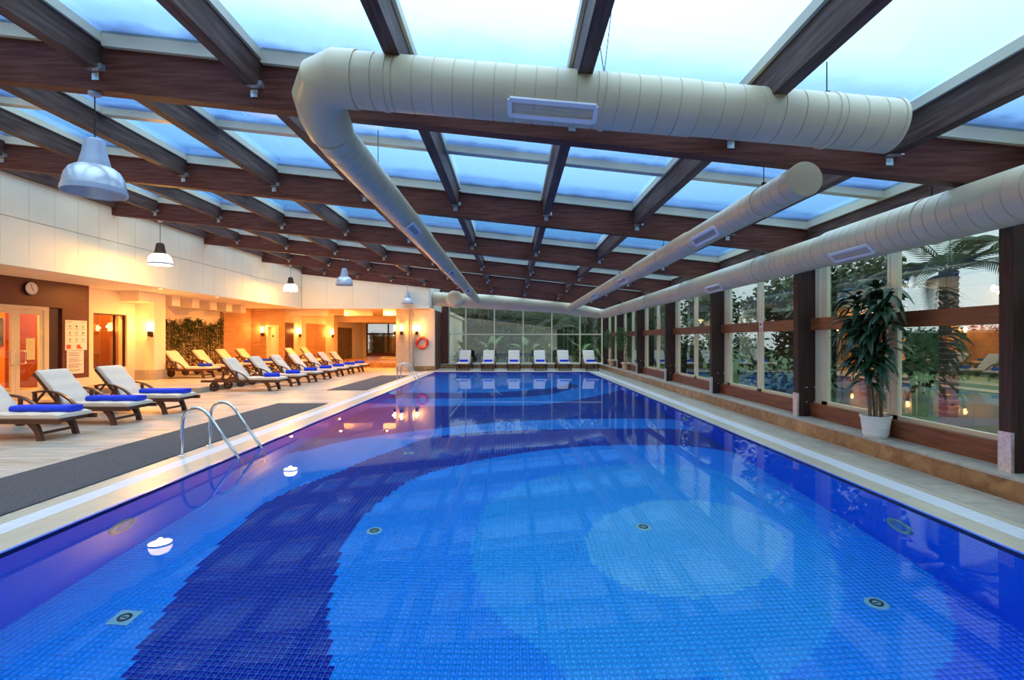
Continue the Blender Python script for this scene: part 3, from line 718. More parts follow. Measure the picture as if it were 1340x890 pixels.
# ================================================================== THINGS
# ---- air ducts ----------------------------------------------------
def duct_path(pts, step=.16):
    """points along straight runs with a small seam every step"""
    out = []
    for (p, r), (q, r2) in zip(pts[:-1], pts[1:]):
        p, q = Vector(p), Vector(q); L = (q-p).length; n = max(1, int(L/step))
        for i in range(n):
            t = i/n; c = p.lerp(q, t); rr = r + (r2-r)*t; d = (q-p)/L
            if n > 1: out += [(c, rr), (c + d*.003, rr-.007), (c + d*.009, rr-.007), (c + d*.012, rr)]
            else: out.append((c, rr))
    out.append((Vector(pts[-1][0]), pts[-1][1])); return out
def duct(name, label, pts, n=36, step=.16):
    o = empty(name); tag(o, label, 'air duct')
    pp = duct_path(pts, step); part('duct_pipe', MB().tube([p for p, r in pp], [r for p, r in pp], n), m_duct, o, 32)
    return o
def ring(o, c, axis, r, w=.035):
    """clamp ring around the duct"""
    c = Vector(c); a = Vector(axis).normalized()*w/2
    return part('clamp_ring', MB().tube([c-a*1.01, c-a, c+a, c+a*1.01], [r, r+.008, r+.008, r], 36), m_duct, o, 40)
def hang(o, x, y, z, top, r=.005):
    part('hanger_rod', MB().tube([(x, y, z), (x, y, top)], r, 6).box(x-.02, x+.02, y-.015, y+.015, z-.01, z+.05), m_blackmetal, o)
def grille(o, c, u, v, lu, lv):
    """white framed slot grille; u along the duct, v across"""
    c, u, v = Vector(c), Vector(u).normalized(), Vector(v).normalized(); w = u.cross(v)
    m = MB()
    for a, b in (((-lu/2, -lv/2), (lu/2, -lv/2)), ((-lu/2, lv/2), (lu/2, lv/2)), ((-lu/2, -lv/2), (-lu/2, lv/2)), ((lu/2, -lv/2), (lu/2, lv/2))):
        m.bar(c+u*a[0]+v*a[1], c+u*b[0]+v*b[1], .035, .03, w)
    g = part('grille', m, m_whiteframe, o)
    k = MB()
    for i in range(5):
        t = (i-2)/5*lv; k.bar(c+u*(-lu/2)+v*t-w*.004, c+u*(lu/2)+v*t-w*.004, .016, .006, (w+v*.6).normalized())
    part('louvre', k, m_slat, g)
zs = lambda x: 3.63 - .0875*(x + .0)
D1 = [((3.20, 4.1, 3.355), .214), ((1.55, 4.1, 3.50), .214), ((1.53, 4.1, 3.502), .222), ((-1.30, 4.1, 3.742), .222)]
d1o = duct('air_duct', 'cream spiral duct crossing above the water and turning at an elbow towards the back', D1)
part('end_cap', MB().lathe([(0, .006), (.214, .006), (.218, 0), (.218, -.03)], 36, (0, 0, 0), 'x'), m_duct, d1o, 30, loc=(3.20, 4.1, 3.355), rot=(0, math.atan(.0875), 0))
el = [((-1.30, 4.1, 3.742), .232), ((-1.46, 4.1, 3.757), .232), ((-1.60, 4.15, 3.735), .228), ((-1.69, 4.26, 3.68), .222), ((-1.71, 4.40, 3.60), .215), ((-1.71, 4.58, 3.53), .208)]
part('elbow', MB().tube([p for p, r in el], [r for p, r in el], 36), m_duct, d1o, 20)
yr = duct_path([((-1.71, 4.56, 3.53), .192), ((-1.71, 4.9, 3.50), .192), ((-1.71, 9.4, 3.50), .192), ((-1.71, 9.5, 3.50), .180), ((-1.71, 23.5, 3.50), .178)])
part('duct_pipe', MB().tube([p for p, r in yr], [r for p, r in yr], 36), m_duct, d1o, 32)
for c, r in (((.775, 4.1, 3.562), .222), ((2.66, 4.1, 3.40), .214), ((-1.05, 4.1, 3.722), .222)): ring(d1o, c, (1, 0, -.0875), r)
for y in (6.2, 9.45, 12.5, 15.8, 19.2): ring(d1o, (-1.71, y, 3.5), (0, 1, 0), .192 if y < 9 else .184)
grille(d1o, (.33, 3.965, 3.425), (1, 0, -.0875), (0, -.80, .60), .70, .13)
for y in (7.9, 13.0, 17.5): grille(d1o, (-1.60, y, 3.34), (0, 1, 0), (.82, 0, .57), .62, .12)
hang(d1o, 2.66, 4.1, 3.60, 3.90)
for y in (6.2, 12.5, 19.2): hang(d1o, -1.71, y, 3.68, zb(-1.71)+BH+.02)
ch = MB()      # two chains to the purlin above
for sx in (-1, 1):
    bot = Vector((.775, 4.08, 3.79)); top = Vector((.66+.06*sx, 3.52, 3.93)); n = 22
    for i in range(n):
        c = bot.lerp(top, (i+.5)/n); s = (top-bot).length/n*.72
        d = (top-bot).normalized(); side = Vector((0,1,0)) if i % 2 else d.cross(Vector((0,1,0)))
        ch.tube([c + d*s*math.cos(t) + side*.006*math.sin(t) for t in [k*math.pi/4 for k in range(8)]], .0022, 5, closed=True)
part('hanger_chain', ch, m_blackmetal, d1o)
D2 = [((2.75, 4.55, 3.06), .158), ((2.75, 7.4, 3.06), .158), ((2.75, 7.55, 3.06), .172), ((2.75, 10.6, 3.06), .172), ((2.75, 10.7, 3.06), .162), ((2.75, 23.45, 3.06), .160)]
d2o = duct('air_duct', 'cream spiral duct with a round end cap hanging below the timber beams', D2)
part('end_cap', MB().lathe([(0, -.006), (.10, -.006), (.160, -.004), (.163, .0), (.163, .04)], 36, (2.75, 4.55, 3.06), 'y'), m_duct, d2o, 25)
for y in (5.3, 8.8, 12.4, 16, 19.6): ring(d2o, (2.75, y, 3.06), (0, 1, 0), .16 if y < 7 or y > 10 else .172); hang(d2o, 2.75, y, 3.22, zb(2.75)+BH)
for y in (6.6, 11.5, 15.5): grille(d2o, (2.62, y, 2.955), (0, 1, 0), (-.62, 0, .78), .75, .11)
D3 = [((4.5, 1.0, 2.83), .25), ((4.5, 6.8, 2.83), .25), ((4.5, 6.95, 2.83), .228), ((4.5, 12.4, 2.83), .228), ((4.5, 12.5, 2.83), .222), ((4.5, 23.4, 2.83), .220), ((4.42, 23.75, 2.84), .22)]
d3o = duct('air_duct', 'thick cream spiral duct running along the top of the window wall', D3)
for y in (5.2, 8.7, 12.45, 15.8, 19.4): ring(d3o, (4.5, y, 2.83), (0, 1, 0), .25 if y < 6.9 else .23); hang(d3o, 4.5, y, 3.05, zb(4.5)+BH)
for y in (6.2, 10.4): grille(d3o, (4.33, y, 2.655), (0, 1, 0), (-.7, 0, .7), .7, .12)
D4 = [((-3.88, 23.85, 3.58), .33), ((-1.71, 23.85, 3.45), .36), ((2.4, 23.85, 3.20), .33), ((3.3, 23.85, 3.02), .28), ((4.3, 23.85, 2.84), .24)]
d4o = duct('air_duct', 'wide cream main duct crossing in front of the back glazing', D4, step=.3)
part('end_dome', MB().lathe([(0, -.78), (.20, -.77), (.34, -.72), (.40, -.62), (.41, -.5), (.41, .1)], 36, (-2.75, 23.85, 3.52), 'y'), m_duct, d4o, 40)
for x in (-3.4, -.6, 1.6): ring(d4o, (x, 23.85, 3.58-.0605*(x+3.88)), (1, 0, -.06), .352, .06)

# ---- pendant lamps ------------------------------------------------
def light(name, kind, loc, power, col, parent=None, size=.05, rot=None, shape=None, spot=None):
    L = bpy.data.lights.new(name, kind); L.energy = power; L.color = col
    if kind == 'AREA': L.shape = 'DISK'; L.size = size
    else: L.shadow_soft_size = size
    if spot: L.spot_size = spot; L.spot_blend = .6
    o = ob(name, L, parent, loc=loc, rot=rot); return o
neck_prof = [(.0, .54), (.05, .54), (.082, .52), (.095, .46), (.102, .40), (.118, .33), (.134, .265), (.134, .25)]
shade_prof = [(.132, .262), (.165, .252), (.205, .220), (.235, .165), (.250, .10), (.257, .045), (.258, .0), (.250, .0), (.243, .05), (.232, .12), (.20, .19), (.12, .24), (0, .245)]
rim_prof = [(.256, .045), (.263, .045), (.268, .004), (.268, -.006), (.256, -.006), (.256, 0)]
def pendant(x, yc, zrim, lit, label):
    top = zb(x); o = empty('pendant_lamp', (x, yc, zrim)); tag(o, label, 'lamp')
    part('neck', MB().lathe(neck_prof, 24), m_lampneck if not lit else m_bronze, o, 40)
    part('shade', MB().lathe(shade_prof, 32), m_lamplit if lit else m_lamp, o, 40)
    part('rim', MB().lathe(rim_prof, 32), m_lampneck, o, 40)
    part('cord', MB().tube([(0,0,.49), (0,0,top-zrim)], .006, 6), m_blackmetal, o)
    part('ceiling_rose', MB().lathe([(0, top-zrim), (.055, top-zrim), (.055, top-zrim-.03), (.02, top-zrim-.05), (0, top-zrim-.05)], 16), m_lampneck, o, 40)
    if lit: light('bulb', 'POINT', (0, 0, -.06), LAMPW, (1.0, .50, .08), o, .06)
LAMPW = 84
pendant(-4.17, 4.85, 3.02, False, 'large unlit silver bell pendant lamp hung from the foremost beam')
pendant(-8.75, 4.85, 3.42, True, 'glowing white pendant lamp over the deck in front of the near loungers')
pendant(-8.73, 12.04, 3.42, True, 'glowing white pendant lamp near the white panel wall beside the entrance side')
pendant(-8.77, 19.22, 3.50, True, 'glowing white pendant lamp near the far corner of the panel wall')
pendant(-5.40, 15.63, 3.32, False, 'unlit silver bell pendant lamp hung over the deck beside the row of loungers')
pendant(-4.85, 22.55, 3.24, False, 'small unlit silver bell pendant lamp in front of the stone column')

# ---- wall sconces -------------------------------------------------
def sconce(x, y, z, ang, label, group=None, power=20):
    """local -y is away from the wall"""
    o = empty('wall_sconce', (x, y, z), ang); tag(o, label, 'wall lamp', group)
    part('back_plate', MB().box(-.05, .05, -.02, 0, -.20, -.02), m_bronze, o)
    part('arm', MB().tube([(0, -.01, -.12), (0, -.07, -.13), (0, -.12, -.11)], .012, 8), m_bronze, o, 40)
    part('cup', MB().lathe([(0, -.18), (.055, -.18), (.066, -.02), (.066, .0), (0, 0)], 16, (0, -.12, 0)), m_bronze, o, 40)
    part('glass_tube', MB().lathe([(0, 0), (.058, 0), (.058, .27), (.045, .29), (0, .29)], 18, (0, -.12, 0)), m_sconcelit, o, 40)
    light('sconce_bulb', 'POINT', (0, -.22, .16), power, (1.0, .40, .08), o, .03)
sconce(-12.62, 17.0, 1.86, 0, 'lit tube sconce on the cream pillar beside the bamboo')
sconce(-12.98, 25.3, 1.95, 0, 'lit tube sconce on the brick wall beside the narrow door')
sconce(-12.20, 28.0, 1.92, 0, 'lit tube sconce on the slim pillar past the brick wall')
sconce(-11.80, 32.0, 1.92, 0, 'lit tube sconce on the pillar next to the slate panel')
sconce(-5.74, 24.3, 2.0, R(-90), 'lit tube sconce on the lounge side of the stone column', power=20)
sconce(-5.45, 24.0, 2.0, 0, 'lit tube sconce on the front of the stone column', power=20)
sconce(-4.80, 24.5, 2.0, 0, 'lit tube sconce above the red life ring', power=20)
# recessed downlights in the low soffit
def downlight(x, y, power, label='small round recessed downlight in the low plaster ceiling'):
    o = empty('downlight', (x, y, 3.2)); tag(o, label, 'lamp', 'recessed downlights in the low plaster ceiling')
    part('trim_ring', MB().lathe([(.06, -.001), (.09, -.001), (.09, -.012), (.06, -.008)], 20), m_cream, o, 40)
    part('lens', MB().lathe([(0, -.004), (.06, -.004)], 20), m_lamplit, o)
    light('downlight_bulb', 'AREA', (0, 0, -.02), power, (1.0, .37, .065), o, .11)
for x, y in ((-11.3, 15.6), (-11.3, 18.6), (-11.3, 21.6), (-11.0, 24.2), (-9.0, 25.5), (-6.6, 25.6), (-10.5, 29.5), (-7.0, 30.0), (-9.0, 35.5)): downlight(x, y, 62)
downlight(-14.1, 12.9, 230, 'round ceiling downlight inside the lobby behind the glass doors'); downlight(-14.0, 15.9, 60, 'round ceiling downlight in the room behind the side window')

# ---- sun loungers -------------------------------------------------
def arc(p0, p1, p2, n=8):
    p0, p1, p2 = Vector(p0), Vector(p1), Vector(p2)
    return [(1-t)**2*p0 + 2*t*(1-t)*p1 + t*t*p2 for t in [i/n for i in range(n+1)]]
def flat_strip(mb, pts, w, h):
    """flat curved plank through the points"""
    pts = [Vector(p) for p in pts]
    for a, b in zip(pts[:-1], pts[1:]):
        d = (b-a).normalized()*.004; mb.bar(a-d, b+d, w, h)
    return mb
def leg_mesh(side):
    y = side*.30; prof = [(.56, .30), (.70, .30), (.765, .21), (.80, .10), (.83, 0), (.745, 0), (.725, .09), (.68, .17)]
    return MB().prism(prof, 'y', y-.028, y+.028)
def make_lounger():
    root = empty('sun_lounger')
    f = MB()
    for s in (-1, 1):
        f.box(-1.28, 1.10, s*.33-.022, s*.33+.022, .265, .335)
    for xx in (-1.1, -.55, 0.95): f.box(xx-.03, xx+.03, -.31, .31, .27, .32)
    part('frame', f, m_loungerwood, root)
    for i in range(12):
        x = -.12 + i*.1; part('slat', MB().box(x, x+.07, -.31, .31, .32, .338), m_loungerwood, root)
    for s in (-1, 1): part('leg', leg_mesh(s), m_loungerwood, root)
    part('stretcher', MB().box(.74, .78, -.28, .28, .09, .13), m_loungerwood, root)
    for s in (-1, 1):
        w = part('wheel', MB().lathe([(.075, -.025), (.14, -.025), (.14, .025), (.075, .025), (.075, -.025)], 20, (-.86, s*.36, .14), 'y')
                 .box(-.99, -.73, s*.36-.015, s*.36+.015, .122, .158).box(-.878, -.842, s*.36-.015, s*.36+.015, .01, .27), m_tyre, root, 40)
        part('hub', MB().lathe([(0, -.035), (.035, -.035), (.035, .035), (0, .035)], 12, (-.86, s*.36, .14), 'y'), m_bronze, w)
        part('wheel_strut', MB().prism([(-.93, .30), (-.79, .30), (-.83, .12), (-.89, .12)], 'y', s*.31-.02, s*.31+.02), m_loungerwood, root)
    # raised back: hinge at (-.18, .35), top at (-.66, .95)
    a = math.atan2(.58, -.48); L = .76; dx, dz = math.cos(a), math.sin(a); nx_, nz = dz, -dx    # along, normal pointing to the sitter
    bk = MB()
    for s in (-1, 1): bk.bar((-.18, s*.29, .345), (-.18+dx*L, s*.29, .345+dz*L), .045, .05)
    for i in range(6):
        t = .1 + i*.12; bk.bar((-.18+dx*t, -.27, .345+dz*t), (-.18+dx*t, .27, .345+dz*t), .07, .02, (dz, 0, -dx))
    bk.bar((-.18+dx*L*.98, -.31, .345+dz*L*.98), (-.18+dx*L*.98, .31, .345+dz*L*.98), .06, .04, (dz, 0, -dx))
    part('backrest', bk, m_loungerwood, root)
    for s in (-1, 1): part('prop', MB().bar((-.18+dx*.45, s*.22, .345+dz*.45), (-.80, s*.22, .31), .03, .03), m_loungerwood, root)
    for s in (-1, 1):
        ar = MB(); flat_strip(ar, arc((-.62, s*.36, .60), (-.12, s*.36, .71), (.16, s*.36, .34), 9), .06, .03)
        ar.box(-.22, -.17, s*.36-.02, s*.36+.02, .33, .60); ar.box(-.62, -.57, s*.36-.02, s*.36+.02, .33, .60)
        part('armrest', ar, m_loungerwood, root)
    # cushion: profile along the length, pushed across the width with rounded edges
    t = .075
    low = [(1.04, .345), (-.17, .345), (-.17+dx*L, .352+dz*L)]
    def cush(x0, x1, sect):
        m = MB(); secs = [(-.30, .8), (-.285, .97), (-.25, 1.0), (.25, 1.0), (.285, .97), (.30, .8)]; vs = []; n = len(sect)
        for y, k in secs:
            for (bx, bz, ox, oz) in sect: vs.append((bx + ox*k, y, bz + oz*k))
        fs = [tuple(range(n)), tuple((len(secs)-1)*n + i for i in range(n-1, -1, -1))]
        for i in range(len(secs)-1):
            for j in range(n): fs.append((i*n+j, i*n+(j+1) % n, (i+1)*n+(j+1) % n, (i+1)*n+j))
        return m.add(vs, fs)
    bulge = lambda u: t*(.82 + .18*math.sin(math.pi*u))
    def run(p, q, nrm, k=14, tufts=3):
        up = []; dn = []
        for i in range(k+1):
            u = i/k; bx, bz = p[0]+(q[0]-p[0])*u, p[1]+(q[1]-p[1])*u
            v = (u*tufts) % 1; h = t*(.80 + .20*min(1, 4*min(v, 1-v)))
            if i in (0, k): h = t*.7
            up.append((bx, bz, nrm[0]*h, nrm[1]*h)); dn.append((bx, bz, 0, 0))
        return up + dn[::-1]
    cu = part('cushion', cush(0, 0, run((-.14, .34), (1.05, .34), (0, 1))), m_cushion, root, 50)
    part('back_cushion', cush(0, 0, run((-.19+nx_*.025, .375+nz*.0), (-.19+nx_*.025+dx*(L+.01), .375+dz*(L+.01)), (nx_, nz))), m_cushion, cu, 50)
    return root
def long_towel(name='folded_towel'):
    o = empty(name)
    sec = [(-.12, 0), (.12, 0), (.135, .015), (.14, .045), (.13, .075), (.10, .088), (-.10, .088), (-.13, .075), (-.14, .045), (-.135, .015)]
    part('roll', MB().prism(sec, 'x', -.47, .47), m_towel, o, 50)
    part('fold_edge', MB().box(-.468, .468, -.136, -.105, .030, .050), m_towel, o)
    return o
def rolled_towel():
    o = empty('rolled_towel')
    part('roll', MB().tube([(-.22, 0, .062), (-.215, 0, .062), (.215, 0, .062), (.22, 0, .062)], [.05, .062, .062, .05], 16), m_towel, o, 50)
    part('flap', MB().box(-.216, .216, -.075, -.02, .004, .016), m_towel, o)
    return o
proto = make_lounger(); tproto = long_towel(); rproto = rolled_towel(); used = {}
def put(pro, loc, rz, label, cat, group=None):
    o = pro if pro.name not in used else copy_tree(pro); used[pro.name] = 1
    o.location = loc; o.rotation_euler = (0, 0, rz); o['label'] = label; o['category'] = cat
    if 'group' in o: del o['group']
    if group: o['group'] = group
    return o
SEAT = .34 + .075
near = [(7.75, 'level with the glass doors'), (9.12, 'middle of the three before the panelled wall'), (10.42, 'closest to the raised platform step')]
for y, t in near:
    put(proto, (-8.02, y, 0), 0, 'white-cushioned wooden lounger with a long blue towel, ' + t, 'sun lounger', 'near loungers before the entrance')
    put(tproto, (-7.47, y+.04, SEAT), 0, 'long folded blue towel on the lounger ' + t, 'towel', 'long blue towels')
nth = ['first', 'second', 'third', 'fourth', 'fifth', 'sixth', 'seventh']
for k in range(7):
    y = 15.0 + 1.44*k
    put(proto, (-8.12, y, 0), 0, 'cream-cushioned wooden lounger below the platform, %s from the step corner' % nth[k], 'sun lounger', 'front row of loungers along the platform')
    put(rproto, (-7.42, y, SEAT), R(8), 'rolled blue towel below the platform on the %s lounger from the step corner' % nth[k], 'towel', 'rolled towels on the front row')
for k in range(4):
    y = 17.95 + 1.52*k
    put(proto, (-12.0, y, PZ), 0, 'wooden lounger on the platform before the bamboo, %s from the cream pillar' % nth[k], 'sun lounger', 'loungers on the raised platform')
    put(rproto, (-11.34, y, PZ+SEAT), R(8), 'rolled blue towel on the platform lounger %s from the cream pillar' % nth[k], 'towel', 'rolled towels on the platform')
for y, t in ((24.1, 'just past the bamboo'), (25.9, 'level with the brick wall door')):
    put(proto, (-10.5, y, PZ), 0, 'cream-cushioned wooden lounger at the far platform end, ' + t, 'sun lounger', 'two loungers at the far platform end')
backx = [-2.5, -1.24, .1, 1.46, 2.71, 4.08]
for k, x in enumerate(backx):
    put(proto, (x, 25.42, 0), R(-90), 'lounger with its back to the garden glazing, %s from the dark wood panel' % nth[k], 'sun lounger', 'back row of loungers before the glazing')
    put(rproto, (x, 25.18, SEAT), R(2), 'blue towel on the glazing-side lounger %s from the dark wood panel' % nth[k], 'towel', 'towels on the back row')

# ---- carpets ------------------------------------------------------
for ya, yb, t in ((1.5, 11.86, 'long charcoal carpet runner beside the pool ladder by the near loungers'), (14.95, 21.2, 'shorter charcoal carpet runner near the far pool corner')):
    c = empty('carpet_runner', (-5.10, (ya+yb)/2, 0)); tag(c, t, 'carpet'); h = (yb-ya)/2
    part('pile', MB().cbox(-.59, .59, -h+.03, h-.03, .001, .011, .003), m_carpet, c)
    part('binding', MB().box(-.61, -.59, -h, h, .001, .009).box(.59, .61, -h, h, .001, .009).box(-.59, .59, -h, -h+.03, .001, .009).box(-.59, .59, h-.03, h, .001, .009), mat('dark_carpet_binding', (.04, .043, .05), .9), c)

# ---- pool ladders -------------------------------------------------
def ladder(y, label, xb=-4.43):
    o = empty('pool_ladder', (xb, y, 0)); tag(o, label, 'ladder')
    for s in (-1, 1):
        yy = s*.30
        pts = [(0, yy, 0.0), (0.01, yy, .30)] + arc((.015, yy, .42), (.03, yy, .64), (.20, yy, .64), 7) + arc((.22, yy, .64), (.34, yy, .62), (.44, yy, .44), 6) + [(.76, yy, -.02), (.80, yy, -.12), (.80, yy, -.95)]
        part('rail', MB().tube(pts, .021, 14), m_chrome, o, 50)
        part('flange', MB().lathe([(0, .014), (.035, .014), (.05, .004), (.05, 0), (0, 0)], 18, (0, yy, .001)), m_chrome, o, 40)
    for z in (-.35, -.62, -.9): part('step', MB().cbox(.76, .84, -.29, .29, z-.012, z+.012, .004), m_chrome, o)
ladder(6.80, 'polished steel pool ladder with two curved rails beside the long carpet')
ladder(19.0, 'polished steel pool ladder near the life ring end of the pool')

# ---- life ring ----------------------------------------------------
lr = empty('life_ring', (-4.52, 24.42, 1.40)); tag(lr, 'orange-red life ring hung on the wall beside the column', 'life ring')
n = 40; part('ring_body', MB().tube([(.255*math.cos(2*math.pi*k/n), 0, .255*math.sin(2*math.pi*k/n)) for k in range(n)], .072, 14, closed=True), m_red, lr, 60)
for q in range(4):
    a0 = R(45+90*q); part('band', MB().tube([(.255*math.cos(a0+t), 0, .255*math.sin(a0+t)) for t in (-.12, 0, .12)], .0745, 14), m_stripe, lr, 60)

# ---- clock and signs ---------------------------------------------
ck = empty('wall_clock', (XW, 12.98, 2.93)); tag(ck, 'round wall clock with dark rim above the glass doors', 'clock')
part('rim', MB().lathe([(0, 0), (.186, 0), (.186, .05), (.178, .062), (.166, .06), (0, .05)], 32, (0,0,0), 'x'), m_blackmetal, ck, 40)
fc = part('face', MB().lathe([(0, .060), (.168, .060)], 32, (0,0,0), 'x'), m_white_p, ck)
mk = MB()
for h in range(12):
    a = h*math.pi/6; mk.bar((.062, .125*math.sin(a), .125*math.cos(a)), (.062, .15*math.sin(a), .15*math.cos(a)), .012, .004, (1, 0, 0))
part('hour_marks', mk, m_ink, fc)
part('hand', MB().bar((.064, 0, 0), (.064, .05, -.07), .014, .004, (1,0,0)), m_ink, ck)
part('hand', MB().bar((.066, 0, 0), (.066, -.03, .11), .010, .004, (1,0,0)), m_ink, ck)
sb = empty('rules_board', (XW+.006, 14.36, 1.25)); tag(sb, 'white rules board with a grid of small pictograms on the dark panelling', 'sign')
part('board', MB().cbox(-.004, .012, -.37, .35, 0, .88, .003), m_white_p, sb)
ic = MB(); rd = MB(); tx_ = MB()
for r in range(3):
    for c in range(3):
        yy, zz = -.22 + c*.215, .70 - r*.19
        k = (r*3+c) % 4
        if k == 0: ic.box(.012, .015, yy-.035, yy+.035, zz-.012, zz+.012)
        elif k == 1: ic.lathe([(0, .015), (.03, .015), (.03, .012)], 10, (0, yy, zz), 'x')
        elif k == 2: ic.prism([(yy-.035, zz-.02), (yy+.035, zz-.02), (yy, zz+.03)], 'x', .012, .015)
        else: ic.box(.012, .015, yy-.012, yy+.012, zz-.035, zz+.03)
        for j in range(2): tx_.box(.012, .0145, yy-.06, yy+.06, zz-.066-.02*j, zz-.058-.02*j)
rd.box(.012, .015, -.33, -.19, .04, .16); rd.box(.012, .015, .00, .12, .04, .16); rd.box(.012, .015, .12, .18, .04, .09)
tx_.box(.012, .0145, -.30, -.16, .825, .84); tx_.box(.012, .0145, .15, .30, .825, .84)
part('pictograms', ic, m_ink, sb); part('red_marks', rd, m_redink, sb); part('print', tx_, mat('grey_ink', (.25, .24, .22), .7), sb)
s2 = empty('notice_sheet', (XW+.006, 14.33, .56)); tag(s2, 'white printed notice sheet below the pictogram rules board', 'sign')
part('sheet', MB().box(-.004, .008, -.28, .27, 0, .68), m_white_p, s2); tx_ = MB()
for k in range(17):
    if k % 5 == 4: continue
    z = .62 - k*.034; tx_.box(.008, .0105, -.23, random.uniform(.08, .22), z, z+.010)
part('print', tx_, m_ink, s2)
s3 = empty('warning_sign', (5.145, 10.02, 1.70)); tag(s3, 'small white pictogram sign on the red-brown window rail', 'sign')
part('plate', MB().box(-.006, .004, -.075, .075, -.01, .25), mat('pinkish_white_plate', (.80, .70, .68), .4), s3)
nn = 20; part('ring_mark', MB().tube([(-.007, .045*math.cos(2*math.pi*k/nn), .06+.045*math.sin(2*math.pi*k/nn)) for k in range(nn)], .006, 6, closed=True).bar((-.007, -.03, .09), (-.007, .03, .03), .010, .004, (1,0,0)), m_redink, s3)
part('picture_mark', MB().prism([(-.05, .15), (.05, .15), (.035, .19), (.0, .21), (-.01, .18)], 'x', -.009, -.006), m_ink, s3)

# ---- pool floor and wall fittings --------------------------------
def inlet(px, py, label, square=False):
    x, y = pool_floor_point(px, py); o = empty('floor_inlet', (x, y, FZ+.006)); tag(o, label, 'pool inlet')
    if square: part('base_plate', MB().cbox(-.085, .085, -.085, .085, .0005, .006, .002), mat('pale_green_plate', (.30, .62, .62), .4), o)
    else: part('base_plate', MB().lathe([(0, .006), (.07, .006), (.085, .0005), (0, .0005)], 20), mat('pale_green_disc', (.30, .62, .62), .4), o, 40)
    part('cover', MB().lathe([(.030, .007), (.050, .007), (.050, .012), (.030, .012), (.030, .007)], 20).box(-.02, .02, -.006, .006, .007, .012), m_ink, o, 40)
inlet(842, 690, 'round inlet cover within the pale blue mosaic disc')
inlet(1147, 790, 'round inlet cover on bright blue mosaic near the window side')
inlet(163, 809, 'square inlet plate on the azure strip along the left pool wall', True)
inlet(490, 695, 'round inlet cover beside the edge of the navy mosaic swirl')
inlet(535, 593, 'round inlet cover on the navy mosaic swirl')
def pool_light(x, y, s, label):
    o = empty('underwater_lamp', (x, y, WZ-.66)); tag(o, label, 'pool lamp')
    part('ring', MB().lathe([(.10, 0), (.15, 0), (.15, .018*s), (.13, .026*s), (.105, .018*s), (.10, 0)], 28, (0,0,0), 'x'), mat('pale_green_ring', (.35, .62, .35), .4), o, 40)
    part('lens', MB().lathe([(0, .012*s), (.10, .012*s)], 28, (0,0,0), 'x'), mat('pool_lamp_lens', (.16, .36, .62), .2), o)
for y, t, t2 in ((4.65, 'before the near ladder', 'below the potted cane plant'), (10.4, 'between the two ladders', 'below the pictogram sign'), (16.2, 'before the far ladder', 'towards the potted ficus plants')):
    pool_light(PXL, y, 1, 'round underwater lamp in the ladder-side pool wall, ' + t)
    pool_light(PXR, y, -1, 'round underwater lamp in the window-side pool wall, ' + t2)

# ---- plants -------------------------------------------------------
def leaf_blade(L, w, droop, n=6, fold=.25):
    """long curved blade along +x, drooping"""
    m = MB(); vs = []; fs = []
    for i in range(n+1):
        t = i/n; x = L*(t - .12*droop*t*t); z = L*(.35*t - droop*t*t*.9); ww = w*math.sin(math.pi*min(1, .08+.92*t))**.7 if t < 1 else .001
        vs += [(x, -ww, z+fold*ww), (x, 0, z), (x, ww, z+fold*ww)]
    for i in range(n):
        a = 3*i; fs += [(a, a+1, a+4, a+3), (a+1, a+2, a+5, a+4)]
    return m.add(vs, fs)
def cane_plant():
    o = empty('potted_cane_plant', (4.96, 6.62, LZ)); tag(o, 'tall potted cane plant with strappy dark leaves on the marble ledge', 'potted plant')
    prof = [(0, .0), (.135, .0), (.14, .015), (.140, .03)]
    for k in range(9): z = .03 + k*.026; r = .140 + .035*(z/.29); prof += [(r+.004, z+.004), (r+.004, z+.016), (r-.001, z+.022)]
    prof += [(.182, .265), (.186, .29), (.170, .29), (.165, .26)]
    part('pot', MB().lathe(prof, 36), m_pot, o, 40)
    part('soil', MB().lathe([(0, .268), (.168, .26)], 24), m_soil, o)
    rr = random.Random(4); tips = []
    for k in range(6):
        a = k*1.05; b = Vector((.07*math.cos(a), .07*math.sin(a), .25)); h = (1.80, 1.35, 1.66, 1.15, 1.52, 1.72)[k]
        lean = Vector((.06*math.cos(a+.4)-.06, .20*math.sin(a+.4), 0)); pts = [b + lean*(t**1.4) + Vector((0, 0, h*t)) for t in [i/6 for i in range(7)]]
        part('cane', MB().tube(pts, [.017, .016, .016, .015, .014, .013, .011], 8), m_stem, o, 50); tips.append(pts)
    blades = [leaf_blade(.38, .038, .95).mesh('leaf', m_leaf, 60), leaf_blade(.32, .042, .75).mesh('leaf', m_leaf, 60), leaf_blade(.44, .034, 1.15).mesh('leaf', m_leaf, 60), leaf_blade(.26, .038, .5).mesh('leaf', m_leaf, 60)]
    for pts in tips:
        for j in range(80):
            t = rr.uniform(.42, 1.0) if j > 14 else rr.uniform(.88, 1.0)
            i = min(5, int(t*6)); p = pts[i].lerp(pts[i+1], t*6-i)
            yaw = rr.choice((1.75, 4.5, 3.14)) + rr.uniform(-.6, .6); sc = rr.uniform(.75, 1.15)
            if math.cos(yaw) > .15: continue      # the window side carries no leaves

            lf = ob('leaf', rr.choice(blades), o, loc=p, rot=(rr.uniform(-.3, .3), rr.uniform(-.75, .25), yaw), scale=(sc, sc, sc))
cane_plant()
